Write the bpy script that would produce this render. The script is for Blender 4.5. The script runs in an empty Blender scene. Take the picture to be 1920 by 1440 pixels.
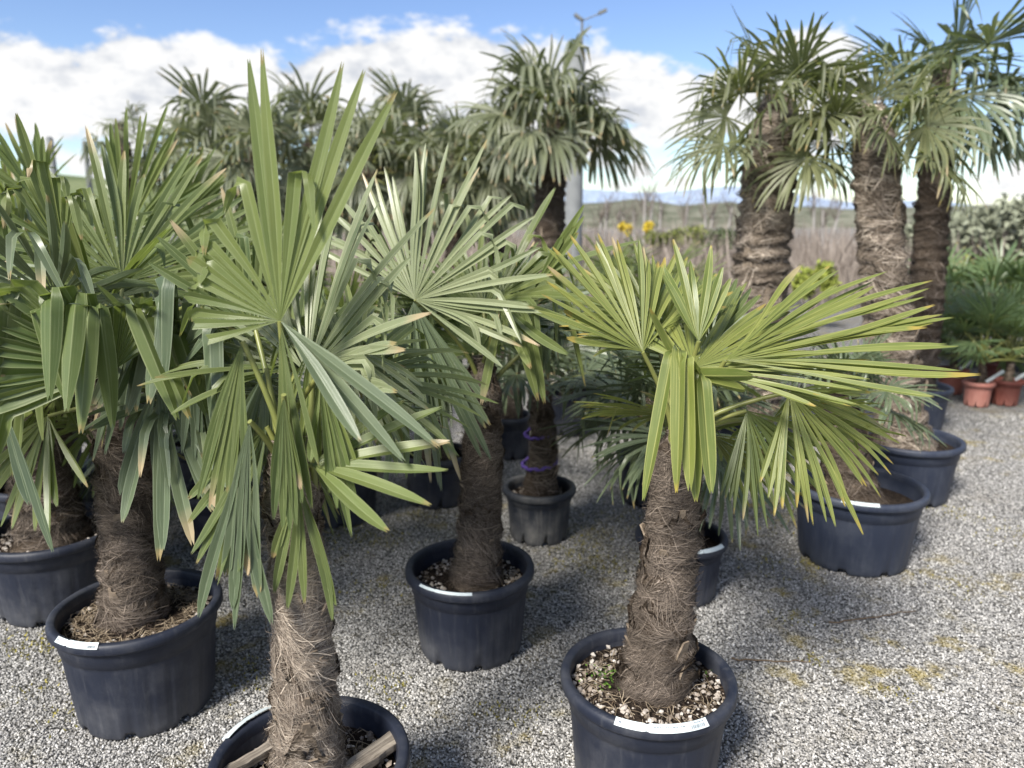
import bpy, math, random
import numpy as np
from mathutils import Vector, Matrix
R_ = math.radians
sc = bpy.context.scene
COL = sc.collection

# ---------------------------------------------------------------- camera
CAM = np.array([0.0, 0.0, 1.62]); TILT = R_(12.5); FPX = 1397.0
cd = bpy.data.cameras.new('camera'); cam = bpy.data.objects.new('camera', cd); COL.objects.link(cam)
cam.location = CAM; cam.rotation_euler = (R_(90) - TILT, 0, 0)
cd.sensor_width = 36; cd.lens = 36 * FPX / 1920; cd.clip_start = 0.05; cd.clip_end = 3000
cd.dof.use_dof = True; cd.dof.focus_distance = 1.88; cd.dof.aperture_fstop = 2.4
sc.camera = cam

# ---------------------------------------------------------------- world: sky with cumulus bank
SUN_EL, SUN_AZ = R_(44), R_(-146)         # azimuth from +Y towards +X: the sun stands behind the camera's left shoulder
SUNV = Vector((math.sin(SUN_AZ) * math.cos(SUN_EL), math.cos(SUN_AZ) * math.cos(SUN_EL), math.sin(SUN_EL)))
W = bpy.data.worlds.new('World'); sc.world = W; W.use_nodes = True
nt = W.node_tree; nt.nodes.clear()
class N:
    """tiny node helper"""
    def __init__(s, tree): s.t = tree
    def new(s, typ, inp=None, **kw):
        n = s.t.nodes.new(typ)
        for k, v in kw.items(): setattr(n, k, v)
        for k, v in (inp or {}).items():
            if isinstance(v, bpy.types.NodeSocket): s.t.links.new(v, n.inputs[k])
            else: n.inputs[k].default_value = v
        return n
    def math(s, op, a, b=0.0, c=0.0, clamp=False):
        n = s.new('ShaderNodeMath', {0: a, 1: b, 2: c}, operation=op); n.use_clamp = clamp; return n.outputs[0]
    def mix(s, f, a, b):
        n = s.new('ShaderNodeMix', data_type='RGBA')
        for i, v in ((0, f), (6, a), (7, b)):
            if isinstance(v, bpy.types.NodeSocket): s.t.links.new(v, n.inputs[i])
            else: n.inputs[i].default_value = v if not isinstance(v, tuple) else (v + (1,))[:4]
        return n.outputs[2]
    def ramp(s, f, stops):
        n = s.new('ShaderNodeValToRGB', {0: f}); e = n.color_ramp.elements
        while len(e) < len(stops): e.new(0.5)
        for i, (p, c) in enumerate(stops):
            e[i].position = p; e[i].color = (c, c, c, 1) if not isinstance(c, tuple) else (c + (1,))[:4]
        return n.outputs[0]
    def noise(s, vec, scale, detail=4, rough=0.55, out=0, w=None, dist=0.0):
        n = s.new('ShaderNodeTexNoise', {'Scale': scale, 'Detail': detail, 'Roughness': rough, 'Distortion': dist})
        if vec is not None: s.t.links.new(vec, n.inputs['Vector'])
        return n.outputs[out]
    def smooth(s, x, lo, hi):
        n = s.new('ShaderNodeMapRange', {0: x, 1: lo, 2: hi, 3: 0.0, 4: 1.0}, interpolation_type='SMOOTHSTEP'); return n.outputs[0]
k = N(nt)
sky = k.new('ShaderNodeTexSky', sky_type='NISHITA', sun_disc=False, sun_elevation=SUN_EL, sun_rotation=SUN_AZ,
            altitude=200, air_density=1.0, dust_density=0.3, ozone_density=2.2)
tc = k.new('ShaderNodeTexCoord'); G = tc.outputs['Generated']
sx = k.new('ShaderNodeSeparateXYZ', {0: G})
az = k.math('ARCTAN2', sx.outputs[0], sx.outputs[1]); el = k.math('ARCSINE', sx.outputs[2])
# top edge of the cloud bank by azimuth (repeats round the horizon)
pp = k.math('PINGPONG', k.math('ADD', k.math('DIVIDE', az, R_(80)), 0.5), 1.0)
fc = k.new('ShaderNodeFloatCurve', {1: pp}); cu = fc.mapping.curves[0]
def azn(px): return math.degrees(math.atan((px - 960) / FPX)) / 80 + 0.5
def eln(py): return (math.degrees(math.atan((720 - py) / FPX)) - 12.5) / 20
prof = [(-400, 60), (0, 62), (90, 110), (200, 118), (270, 85), (330, 80), (480, 95), (560, 108), (640, 75), (740, 50), (840, 38), (930, 52), (1040, 72), (1150, 85), (1240, 118),
        (1310, 130), (1380, 90), (1450, 68), (1530, 72), (1585, 130), (1650, 300), (1900, 320), (2300, 330)]
pts = [(azn(a), eln(b)) for a, b in prof]
while len(cu.points) < len(pts): cu.points.new(0.5, 0.5)
for p, q in zip(cu.points, pts): p.location = (min(max(q[0], 0), 1), min(max(q[1], 0), 1)); p.handle_type = 'AUTO_CLAMPED'
fc.mapping.update()
top = k.math('MULTIPLY', fc.outputs[0], R_(20))
st = k.new('ShaderNodeMapping', {'Vector': G, 'Scale': (1, 1, 1.9)}).outputs[0]
n1 = k.noise(st, 9.0, 8, 0.6); n2 = k.noise(st, 24.0, 6, 0.6); n3 = k.noise(st, 4.2, 5, 0.55)
edge = k.math('ADD', k.math('SUBTRACT', top, el), k.math('MULTIPLY', k.math('SUBTRACT', n2, 0.5), R_(4.2)))
edge = k.math('ADD', edge, k.math('MULTIPLY', k.math('SUBTRACT', n1, 0.5), R_(3.0)))
bank = k.smooth(edge, R_(-0.25), R_(0.9))
low = k.smooth(el, R_(3.5), R_(9.0))                 # broken base of the bank lets the blue through
gap = k.smooth(k.math('ADD', k.math('MULTIPLY', n1, 1.0), k.math('MULTIPLY', low, 0.28)), 0.50, 0.60)
bank = k.math('MULTIPLY', bank, gap)
hi = k.math('MULTIPLY', k.smooth(k.noise(st, 3.1, 7, 0.58), 0.45, 0.62), k.smooth(el, R_(17), R_(26)))
cl = k.math('MAXIMUM', bank, hi)
shade = k.smooth(k.math('ADD', k.math('MULTIPLY', n1, 0.62), k.math('MULTIPLY', n2, 0.5)), 0.40, 0.60)
ccol = k.mix(shade, (3.7, 3.9, 4.3), (5.9, 5.9, 5.9))
hs = k.new('ShaderNodeHueSaturation', {'Hue': 0.512, 'Saturation': 1.10, 'Value': 1.0, 'Color': sky.outputs[0]})
out = k.mix(cl, hs.outputs[0], ccol)
bg = k.new('ShaderNodeBackground', {'Color': out, 'Strength': 0.079})
nt.links.new(bg.outputs[0], k.new('ShaderNodeOutputWorld').inputs[0])

# ---------------------------------------------------------------- sun and exposure
sl = bpy.data.lights.new('sun', 'SUN'); so = bpy.data.objects.new('sun', sl); COL.objects.link(so)
sl.energy = 3.7; sl.angle = R_(15); sl.color = (1.0, 0.95, 0.87)
so.rotation_euler = SUNV.to_track_quat('Z', 'Y').to_euler(); so.location = (-6, 6, 9)
sc.view_settings.view_transform = 'Standard'; sc.view_settings.look = 'None'
sc.view_settings.exposure = 1.15; sc.view_settings.gamma = 1.0

# ---------------------------------------------------------------- helpers
def P(px, py, Y):
    d = np.array([(px - 960) / FPX, math.cos(TILT) + math.sin(TILT) * (720 - py) / FPX, -math.sin(TILT) + math.cos(TILT) * (720 - py) / FPX])
    return CAM + d * (Y / d[1])
def unit(v):
    v = np.asarray(v, float); return v / (np.linalg.norm(v, axis=-1, keepdims=True) + 1e-12)
class MB:
    """collects geometry for one mesh"""
    def __init__(s): s.v = []; s.f = []; s.uv = []; s.r = []; s.n = 0; s.m = []
    def add(s, v, f, uv=None, r=None, mat=0):
        v = np.asarray(v, float).reshape(-1, 3); f = np.asarray(f, int)
        s.v.append(v); s.f.append(f + s.n); s.n += len(v)
        s.uv.append(np.zeros((len(v), 2)) if uv is None else np.asarray(uv).reshape(-1, 2))
        s.r.append(np.zeros(len(v)) if r is None else np.broadcast_to(np.asarray(r, float), (len(v),)))
        s.m += [mat] * len(f)
    def mesh(s, name, mats, smooth=True):
        me = bpy.data.meshes.new(name)
        V = np.concatenate(s.v); loops = []; starts = []; tot = []; c = 0
        for f in s.f:
            loops.append(f.reshape(-1)); kk = f.shape[1]
            starts.append(c + np.arange(len(f)) * kk); tot.append(np.full(len(f), kk)); c += f.size
        L = np.concatenate(loops); S = np.concatenate(starts); Tt = np.concatenate(tot)
        me.vertices.add(len(V)); me.vertices.foreach_set('co', V.astype(np.float32).ravel())
        me.loops.add(len(L)); me.loops.foreach_set('vertex_index', L.astype(np.int32))
        me.polygons.add(len(S)); me.polygons.foreach_set('loop_start', S.astype(np.int32)); me.polygons.foreach_set('loop_total', Tt.astype(np.int32))
        me.polygons.foreach_set('use_smooth', np.full(len(S), smooth))
        UV = np.concatenate(s.uv); u = me.uv_layers.new(name='UVMap'); u.data.foreach_set('uv', UV[L].astype(np.float32).ravel())
        a = me.attributes.new('rnd', 'FLOAT', 'POINT'); a.data.foreach_set('value', np.concatenate(s.r).astype(np.float32))
        for m in (mats if isinstance(mats, (list, tuple)) else [mats]): me.materials.append(m)
        if any(s.m): me.polygons.foreach_set('material_index', np.array(s.m, np.int32))
        me.update(calc_edges=True); me.validate(); return me
def obj(name, me, parent=None, loc=(0, 0, 0), rot=(0, 0, 0), scale=(1, 1, 1), **props):
    o = bpy.data.objects.new(name, me); COL.objects.link(o)
    o.parent = parent; o.location = loc; o.rotation_euler = rot; o.scale = scale
    for a, b in props.items(): o[a] = b
    return o
def thing(name, label, cat, loc, group=None, rotz=0.0):
    o = obj(name, None, None, loc, (0, 0, rotz), label=label, category=cat)
    if group: o['group'] = group
    o.empty_display_size = 0.1
    return o
def tube(mb, pts, rad, sides=6, mat=0, r=0.0, cap=True):
    pts = np.asarray(pts, float); n = len(pts); rad = np.broadcast_to(rad, (n,))
    t = unit(np.gradient(pts, axis=0)); ref = np.array([0, 0, 1.0]) if abs(t[0][2]) < 0.9 else np.array([1.0, 0, 0])
    u = unit(np.cross(t, ref)); w = np.cross(t, u)
    a = np.linspace(0, 2 * np.pi, sides, endpoint=False)
    V = pts[:, None] + rad[:, None, None] * (np.cos(a)[None, :, None] * u[:, None] + np.sin(a)[None, :, None] * w[:, None])
    i = np.arange(n - 1)[:, None] * sides; j = np.arange(sides)[None]; j2 = (j + 1) % sides
    F = np.stack([i + j, i + j2, i + sides + j2, i + sides + j], -1).reshape(-1, 4)
    uv = np.stack(np.broadcast_arrays(np.arange(sides)[None] / sides, np.linspace(0, 1, n)[:, None]), -1)
    mb.add(V, F, uv, r, mat)
    if cap: mb.add(V[-1], np.arange(sides)[None], None, r, mat)
def lathe(mb, prof, sides=72, rmod=None, zmod=None, mat=0):
    prof = np.asarray(prof, float); n = len(prof); a = np.linspace(0, 2 * np.pi, sides, endpoint=False)
    rr = np.repeat(prof[:, 0:1], sides, 1); zz = np.repeat(prof[:, 1:2], sides, 1)
    if rmod is not None: rr = rr + rmod(np.arange(n)[:, None], a[None])
    if zmod is not None: zz = zz + zmod(np.arange(n)[:, None], a[None])
    V = np.stack([rr * np.cos(a), rr * np.sin(a), zz], -1)
    i = np.arange(n - 1)[:, None] * sides; j = np.arange(sides)[None]; j2 = (j + 1) % sides
    mb.add(V, np.stack([i + j, i + j2, i + sides + j2, i + sides + j], -1).reshape(-1, 4), None, 0.0, mat)
def box(mb, c, s, rot=None, mat=0):
    v = np.array([[x, y, z] for x in (-.5, .5) for y in (-.5, .5) for z in (-.5, .5)]) * np.asarray(s)
    if rot is not None: v = v @ np.array(rot).T
    mb.add(v + np.asarray(c), [[0, 1, 3, 2], [4, 6, 7, 5], [0, 4, 5, 1], [2, 3, 7, 6], [0, 2, 6, 4], [1, 5, 7, 3]], None, 0.0, mat)

# ---------------------------------------------------------------- materials
def material(name, build):
    m = bpy.data.materials.new(name); m.use_nodes = True; t = m.node_tree; t.nodes.clear(); kk = N(t)
    sh = build(kk); t.links.new(sh, kk.new('ShaderNodeOutputMaterial').inputs[0]); return m
def bsdf(kk, col, rough=0.6, normal=None, spec=0.5, **extra):
    d = {'Base Color': col if isinstance(col, bpy.types.NodeSocket) else (tuple(col) + (1,))[:4], 'Roughness': rough, 'Specular IOR Level': spec}
    if normal is not None: d['Normal'] = normal
    d.update(extra); return kk.new('ShaderNodeBsdfPrincipled', d).outputs[0]
def bump(kk, h, strength=0.4, dist=0.01):
    return kk.new('ShaderNodeBump', {'Height': h, 'Strength': strength, 'Distance': dist}).outputs[0]
def leaf_mat(name, c1, c2, tip, tipstart=0.93, trans=0.36, rough=0.30, pale=(0.30, 0.34, 0.16)):
    def b(kk):
        uv = kk.new('ShaderNodeUVMap', uv_map='UVMap').outputs[0]; s = kk.new('ShaderNodeSeparateXYZ', {0: uv})
        rn = kk.new('ShaderNodeAttribute', attribute_name='rnd').outputs['Fac']
        oi = kk.new('ShaderNodeObjectInfo').outputs['Random']
        pos = kk.new('ShaderNodeTexCoord').outputs['Object']
        blot = kk.noise(pos, 9, 4)
        streak = kk.noise(kk.new('ShaderNodeCombineXYZ', {0: kk.math('ADD', kk.math('MULTIPLY', s.outputs[0], 9), kk.math('MULTIPLY', rn, 91)), 1: kk.math('MULTIPLY', s.outputs[1], 1.3)}).outputs[0], 1.0, 3, 0.7)
        f = kk.math('ADD', kk.math('MULTIPLY', rn, 0.55), kk.math('ADD', kk.math('MULTIPLY', oi, 0.35), kk.math('MULTIPLY', kk.math('SUBTRACT', blot, 0.5), 0.8)), clamp=True)
        col = kk.mix(f, c1, c2)
        col = kk.mix(kk.math('MULTIPLY', kk.smooth(streak, 0.5, 0.72), 0.55), col, pale)
        # thin pale midrib, and glints of the fold edges painted as pale margins
        mid = kk.math('ABSOLUTE', kk.math('SUBTRACT', s.outputs[0], 0.5))
        rib = kk.math('MAXIMUM', kk.math('SUBTRACT', 1.0, kk.smooth(mid, 0.02, 0.05)), kk.smooth(mid, 0.43, 0.47))
        col = kk.mix(kk.math('MULTIPLY', rib, 0.5), col, pale)
        tf = kk.smooth(kk.math('ADD', s.outputs[1], kk.math('MULTIPLY', kk.math('SUBTRACT', kk.math('ADD', blot, rn), 1.0), 0.17)), tipstart, tipstart + 0.06)
        tf = kk.math('MULTIPLY', tf, kk.smooth(kk.math('FRACT', kk.math('MULTIPLY', rn, 7.3)), 0.08, 0.45))
        col = kk.mix(tf, col, kk.mix(blot, tip, (0.20, 0.14, 0.07)))
        dead = kk.math('MULTIPLY', kk.smooth(rn, 0.91, 0.98), kk.smooth(kk.math('ADD', s.outputs[1], kk.math('MULTIPLY', blot, 0.25)), 0.9, 1.08))
        col = kk.mix(dead, col, (0.42, 0.33, 0.20))
        bp = bump(kk, streak, 0.25, 0.002)
        p = bsdf(kk, col, kk.math('ADD', rough, kk.math('MULTIPLY', blot, 0.16)), bp, 0.55)
        tr = kk.new('ShaderNodeBsdfTranslucent', {'Color': kk.mix(0.5, col, (0.26, 0.34, 0.04))}).outputs[0]
        return kk.new('ShaderNodeMixShader', {0: trans, 1: p, 2: tr}).outputs[0]
    return material(name, b)
M = {}
M['leaf'] = leaf_mat('palm_leaf', (0.072, 0.106, 0.036), (0.165, 0.195, 0.060), (0.30, 0.25, 0.09), 0.965)
M['leaf_bright'] = leaf_mat('palm_leaf_light', (0.095, 0.140, 0.042), (0.190, 0.225, 0.066), (0.34, 0.30, 0.10), 0.975, 0.40)
M['leaf_yellow'] = leaf_mat('palm_leaf_yellowish', (0.120, 0.162, 0.040), (0.255, 0.278, 0.070), (0.56, 0.45, 0.07), 0.92, 0.36, pale=(0.48, 0.48, 0.17))
M['leaf_blue'] = leaf_mat('palm_leaf_bluish', (0.064, 0.094, 0.052), (0.130, 0.162, 0.086), (0.36, 0.30, 0.13), 0.965, 0.20, 0.30, pale=(0.26, 0.30, 0.20))
M['leaf_pale'] = leaf_mat('palm_leaf_painted_sheen', (0.150, 0.185, 0.090), (0.300, 0.330, 0.190), (0.40, 0.36, 0.16), 0.975, 0.30, 0.28, pale=(0.46, 0.48, 0.32))  # sky sheen on upper leaf sides painted in as a paler base colour
M['leaf_tall'] = leaf_mat('palm_leaf_olive', (0.075, 0.095, 0.045), (0.190, 0.200, 0.095), (0.38, 0.31, 0.11), 0.92, 0.36, 0.40, pale=(0.36, 0.36, 0.20))
M['leaf_far'] = leaf_mat('palm_leaf_far', (0.085, 0.102, 0.064), (0.205, 0.215, 0.140), (0.30, 0.24, 0.11), 0.90, 0.25, 0.42)  # haze over the distant crowns is put into this lighter leaf colour
M['leaf_small'] = leaf_mat('palm_leaf_seedling', (0.060, 0.110, 0.052), (0.115, 0.180, 0.075), (0.28, 0.28, 0.10), 0.95, 0.3)
def petiole_b(kk):
    n = kk.noise(kk.new('ShaderNodeTexCoord').outputs['Object'], 14, 3)
    return bsdf(kk, kk.mix(n, (0.10, 0.14, 0.035), (0.24, 0.23, 0.07)), 0.42)
M['petiole'] = material('petiole', petiole_b)
def core_b(kk):
    t = kk.new('ShaderNodeTexCoord').outputs['Object']
    m = kk.new('ShaderNodeMapping', {'Vector': t, 'Scale': (1, 1, 3.2), 'Rotation': (0.35, 0.25, 0)}).outputs[0]
    n = kk.noise(m, 46, 6, 0.7, dist=1.2); b = kk.noise(t, 7, 3)
    col = kk.mix(kk.smooth(n, 0.36, 0.72), (0.026, 0.019, 0.014), (0.185, 0.145, 0.110))
    col = kk.mix(kk.math('MULTIPLY', b, 0.5), col, (0.10, 0.075, 0.055))
    return bsdf(kk, col, 0.95, bump(kk, n, 0.9, 0.02), 0.1)
M['core'] = material('trunk_fibre_mat', core_b)
def core_pale_b(kk):
    t = kk.new('ShaderNodeTexCoord').outputs['Object']
    m = kk.new('ShaderNodeMapping', {'Vector': t, 'Scale': (1, 1, 3.2), 'Rotation': (0.35, 0.25, 0)}).outputs[0]
    n = kk.noise(m, 46, 6, 0.7, dist=1.2)
    return bsdf(kk, kk.mix(kk.smooth(n, 0.34, 0.72), (0.040, 0.030, 0.022), (0.300, 0.245, 0.190)), 0.95, bump(kk, n, 0.9, 0.02), 0.1)
M['core_pale'] = material('sunlit_fibre_mat', core_pale_b)  # lighter copy of the trunk mat, sunlit brightness painted into the colour
def fibre_b(lo, hi):
    def b(kk):
        rn = kk.new('ShaderNodeAttribute', attribute_name='rnd').outputs['Fac']
        return bsdf(kk, kk.mix(rn, lo, hi), 0.85, None, 0.15)
    return b
M['fibre'] = material('palm_fibre', fibre_b((0.028, 0.021, 0.016), (0.400, 0.330, 0.270)))
M['fibre_pale'] = material('palm_fibre_sunlit', fibre_b((0.090, 0.066, 0.050), (0.740, 0.640, 0.520)))  # lighter copy of the fibre, with the sun's brightening painted in
def stub_b(kk):
    n = kk.noise(kk.new('ShaderNodeTexCoord').outputs['Object'], 60, 3)
    return bsdf(kk, kk.mix(n, (0.055, 0.040, 0.030), (0.36, 0.29, 0.215)), 0.9, None, 0.2)
M['stub'] = material('old_leaf_base', stub_b)
def pot_b(base, dust, dustamt, rough):
    def b(kk):
        t = kk.new('ShaderNodeTexCoord').outputs['Object']; oi = kk.new('ShaderNodeObjectInfo').outputs['Random']
        tv = kk.new('ShaderNodeVectorMath', {0: t, 1: kk.new('ShaderNodeCombineXYZ', {0: kk.math('MULTIPLY', oi, 7), 1: kk.math('MULTIPLY', oi, 3)}).outputs[0]}, operation='ADD').outputs[0]
        z = kk.new('ShaderNodeSeparateXYZ', {0: t}).outputs[2]
        spk = kk.smooth(kk.noise(tv, 260, 2, 0.6), 0.66, 0.76)
        scr = kk.smooth(kk.noise(kk.new('ShaderNodeMapping', {'Vector': tv, 'Scale': (1, 1, 0.12)}).outputs[0], 38, 5, 0.7), 0.52, 0.75)
        cloud = kk.noise(tv, 5.5, 6, 0.65)
        lowd = kk.math('SUBTRACT', 1.0, kk.smooth(z, 0.0, 0.17))       # splashed mud near the foot
        d = kk.math('ADD', kk.math('MULTIPLY', kk.smooth(cloud, 0.42, 0.72), 0.42), kk.math('MULTIPLY', kk.math('MULTIPLY', lowd, cloud), 0.75))
        d = kk.math('ADD', d, kk.math('ADD', kk.math('MULTIPLY', spk, 0.25), kk.math('MULTIPLY', scr, 0.34)))
        col = kk.mix(kk.math('MULTIPLY', d, dustamt, clamp=True), base, dust)
        return bsdf(kk, col, kk.math('ADD', rough, kk.math('MULTIPLY', cloud, 0.25)), bump(kk, kk.noise(tv, 120, 3), 0.12, 0.003), 0.45)
    return b
M['pot'] = material('black_plastic', pot_b((0.0115, 0.0155, 0.0290), (0.125, 0.127, 0.134), 0.66, 0.44))
M['pot_dusty'] = material('dusty_black_plastic', pot_b((0.020, 0.024, 0.034), (0.25, 0.24, 0.22), 0.85, 0.45))
M['pot_bluegrey'] = material('faded_black_plastic', pot_b((0.022, 0.029, 0.050), (0.115, 0.125, 0.145), 0.6, 0.42))
M['terracotta'] = material('terracotta_plastic', pot_b((0.165, 0.046, 0.034), (0.30, 0.19, 0.15), 0.4, 0.5))
M['terracotta_pale'] = material('faded_terracotta_plastic', pot_b((0.30, 0.120, 0.095), (0.42, 0.28, 0.23), 0.4, 0.5))
def soil_b(kk):
    t = kk.new('ShaderNodeTexCoord').outputs['Object']; n = kk.noise(t, 45, 6, 0.7); v = kk.new('ShaderNodeTexVoronoi', {'Vector': t, 'Scale': 95}).outputs[0]
    col = kk.mix(kk.smooth(n, 0.35, 0.7), (0.014, 0.010, 0.008), (0.062, 0.045, 0.033))
    return bsdf(kk, col, 0.95, bump(kk, kk.math('ADD', n, v), 0.9, 0.02), 0.15)
M['soil'] = material('potting_soil', soil_b)
def peb_b(kk):
    rn = kk.new('ShaderNodeAttribute', attribute_name='rnd').outputs['Fac']
    return bsdf(kk, kk.ramp(rn, [(0.0, (0.10, 0.08, 0.06)), (0.3, (0.24, 0.20, 0.165)), (0.6, (0.46, 0.42, 0.38)), (1.0, (0.72, 0.69, 0.64))]), 0.9, None, 0.2)
M['pebble'] = material('pumice_grit', peb_b)
M['straw'] = material('dry_rootlets', fibre_b((0.09, 0.065, 0.042), (0.42, 0.345, 0.25)))
M['weed'] = material('weed_leaves', fibre_b((0.035, 0.085, 0.012), (0.12, 0.22, 0.035)))
M['moss'] = material('moss_tuft_green', fibre_b((0.10, 0.095, 0.018), (0.34, 0.29, 0.06)))
def tag_b(kk):
    n = kk.noise(kk.new('ShaderNodeTexCoord').outputs['Object'], 30, 3)
    return bsdf(kk, kk.mix(n, (0.46, 0.53, 0.55), (0.60, 0.66, 0.67)), 0.4)
M['tag'] = material('white_plastic_tag', tag_b)
M['ink'] = material('grey_print', lambda kk: bsdf(kk, (0.10, 0.12, 0.15), 0.6))
def wood_b(kk):
    t = kk.new('ShaderNodeTexCoord').outputs['Object']; m = kk.new('ShaderNodeMapping', {'Vector': t, 'Scale': (1.5, 30, 30)}).outputs[0]
    n = kk.noise(m, 3, 6, 0.7, dist=0.8)
    return bsdf(kk, kk.mix(kk.smooth(n, 0.3, 0.75), (0.075, 0.062, 0.050), (0.34, 0.30, 0.25)), 0.85, bump(kk, n, 0.7, 0.006), 0.2)
M['wood'] = material('weathered_wood', wood_b)
M['twig'] = material('dry_twig', fibre_b((0.14, 0.10, 0.065), (0.22, 0.17, 0.12)))
M['purple'] = material('purple_mesh', lambda kk: bsdf(kk, (0.11, 0.065, 0.30), 0.7))
M['red'] = material('red_plastic', lambda kk: bsdf(kk, (0.42, 0.012, 0.022), 0.45))
def stone_b(kk):
    oi = kk.new('ShaderNodeObjectInfo').outputs['Random']; t = kk.new('ShaderNodeTexCoord').outputs['Object']
    c = kk.ramp(oi, [(0.0, (0.12, 0.119, 0.117)), (0.2, (0.225, 0.222, 0.216)), (0.5, (0.345, 0.338, 0.325)), (0.8, (0.47, 0.46, 0.443)), (1.0, (0.68, 0.67, 0.65))])
    g_ = kk.new('ShaderNodeNewGeometry').outputs['Position']
    big = kk.noise(g_, 0.9, 5, 0.6)
    moss = kk.math('MULTIPLY', kk.smooth(kk.noise(g_, 5.2, 5, 0.65), 0.52, 0.66), kk.smooth(big, 0.44, 0.58))
    dirt = kk.smooth(kk.noise(g_, 2.3, 6, 0.65), 0.50, 0.70)
    c = kk.mix(kk.math('MULTIPLY', dirt, 0.40), c, (0.235, 0.205, 0.160))
    c = kk.mix(kk.math('MULTIPLY', moss, 0.70), c, (0.270, 0.215, 0.060))
    return bsdf(kk, c, 0.85, None, 0.25)
M['stone'] = material('gravel_stone', stone_b)
def ground_b(kk):
    t = kk.new('ShaderNodeTexCoord').outputs['Object']
    v = kk.new('ShaderNodeTexVoronoi', {'Vector': t, 'Scale': 92.0}); v2 = kk.new('ShaderNodeTexVoronoi', {'Vector': t, 'Scale': 60.0})
    cell = kk.new('ShaderNodeSeparateColor', {0: v.outputs['Color']}).outputs[0]
    big = kk.noise(t, 0.9, 5, 0.6); mid = kk.noise(t, 3.1, 5, 0.62)
    st_ = kk.ramp(cell, [(0.0, (0.13, 0.129, 0.126)), (0.25, (0.235, 0.231, 0.223)), (0.55, (0.345, 0.338, 0.323)), (0.85, (0.46, 0.45, 0.432)), (1.0, (0.62, 0.61, 0.59))])
    crack = kk.smooth(v.outputs['Distance'], 0.38, 0.75)
    st_ = kk.mix(crack, st_, (0.075, 0.072, 0.066))
    dirt = kk.smooth(kk.math('ADD', kk.math('MULTIPLY', mid, 0.7), kk.math('MULTIPLY', big, 0.45)), 0.60, 0.74)
    col = kk.mix(kk.math('MULTIPLY', dirt, 0.55), st_, (0.20, 0.175, 0.125))
    moss = kk.math('MULTIPLY', kk.smooth(kk.noise(t, 5.2, 5, 0.65), 0.52, 0.66), kk.smooth(big, 0.44, 0.58))
    col = kk.mix(kk.math('MULTIPLY', moss, 0.75), col, (0.27, 0.215, 0.06))
    hgt = kk.math('ADD', kk.math('SUBTRACT', 1.0, v.outputs['Distance']), kk.math('MULTIPLY', mid, 0.6))
    return bsdf(kk, col, 0.9, bump(kk, hgt, 0.9, 0.02), 0.2)
M['ground'] = material('gravel_ground', ground_b)
def hill_b(c1, c2, sc_=0.08):
    def b(kk):
        t = kk.new('ShaderNodeTexCoord').outputs['Object']; n = kk.noise(t, sc_, 7, 0.65)
        return bsdf(kk, kk.mix(kk.smooth(n, 0.35, 0.65), c1, c2), 0.95, bump(kk, kk.noise(t, 1.5, 4), 0.5, 0.5), 0.1)
    return b
M['hill_green'] = material('grass_hill', hill_b((0.085, 0.115, 0.050), (0.155, 0.180, 0.090)))
M['hill_wood'] = material('wooded_hill', hill_b((0.075, 0.085, 0.055), (0.19, 0.19, 0.145), 0.3))
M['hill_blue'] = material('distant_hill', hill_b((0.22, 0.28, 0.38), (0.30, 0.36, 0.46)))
M['bark_pale'] = material('pale_bark', fibre_b((0.22, 0.20, 0.19), (0.36, 0.34, 0.32)))
M['twigs'] = material('bare_twigs', fibre_b((0.115, 0.093, 0.078), (0.33, 0.285, 0.245)))
M['shrub'] = material('shrub_leaves', fibre_b((0.055, 0.085, 0.022), (0.24, 0.26, 0.070)))
M['shrub_dark'] = material('dark_shrub_leaves', fibre_b((0.030, 0.052, 0.022), (0.10, 0.13, 0.055)))
M['shrub_lime'] = material('lime_shrub_leaves', fibre_b((0.12, 0.16, 0.030), (0.36, 0.40, 0.085)))
M['shrub_grey'] = material('grey_green_leaves', fibre_b((0.15, 0.165, 0.115), (0.29, 0.31, 0.225)))
M['flower'] = material('yellow_blossom', fibre_b((0.50, 0.37, 0.03), (0.66, 0.54, 0.08)))
def conc_b(kk):
    n = kk.noise(kk.new('ShaderNodeTexCoord').outputs['Object'], 6, 5)
    return bsdf(kk, kk.mix(n, (0.13, 0.14, 0.14), (0.25, 0.26, 0.26)), 0.85, None, 0.2)
M['concrete'] = material('grey_concrete', conc_b)
M['steel'] = material('dull_steel', lambda kk: bsdf(kk, (0.16, 0.17, 0.17), 0.5, None, 0.5, Metallic=0.4))

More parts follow.
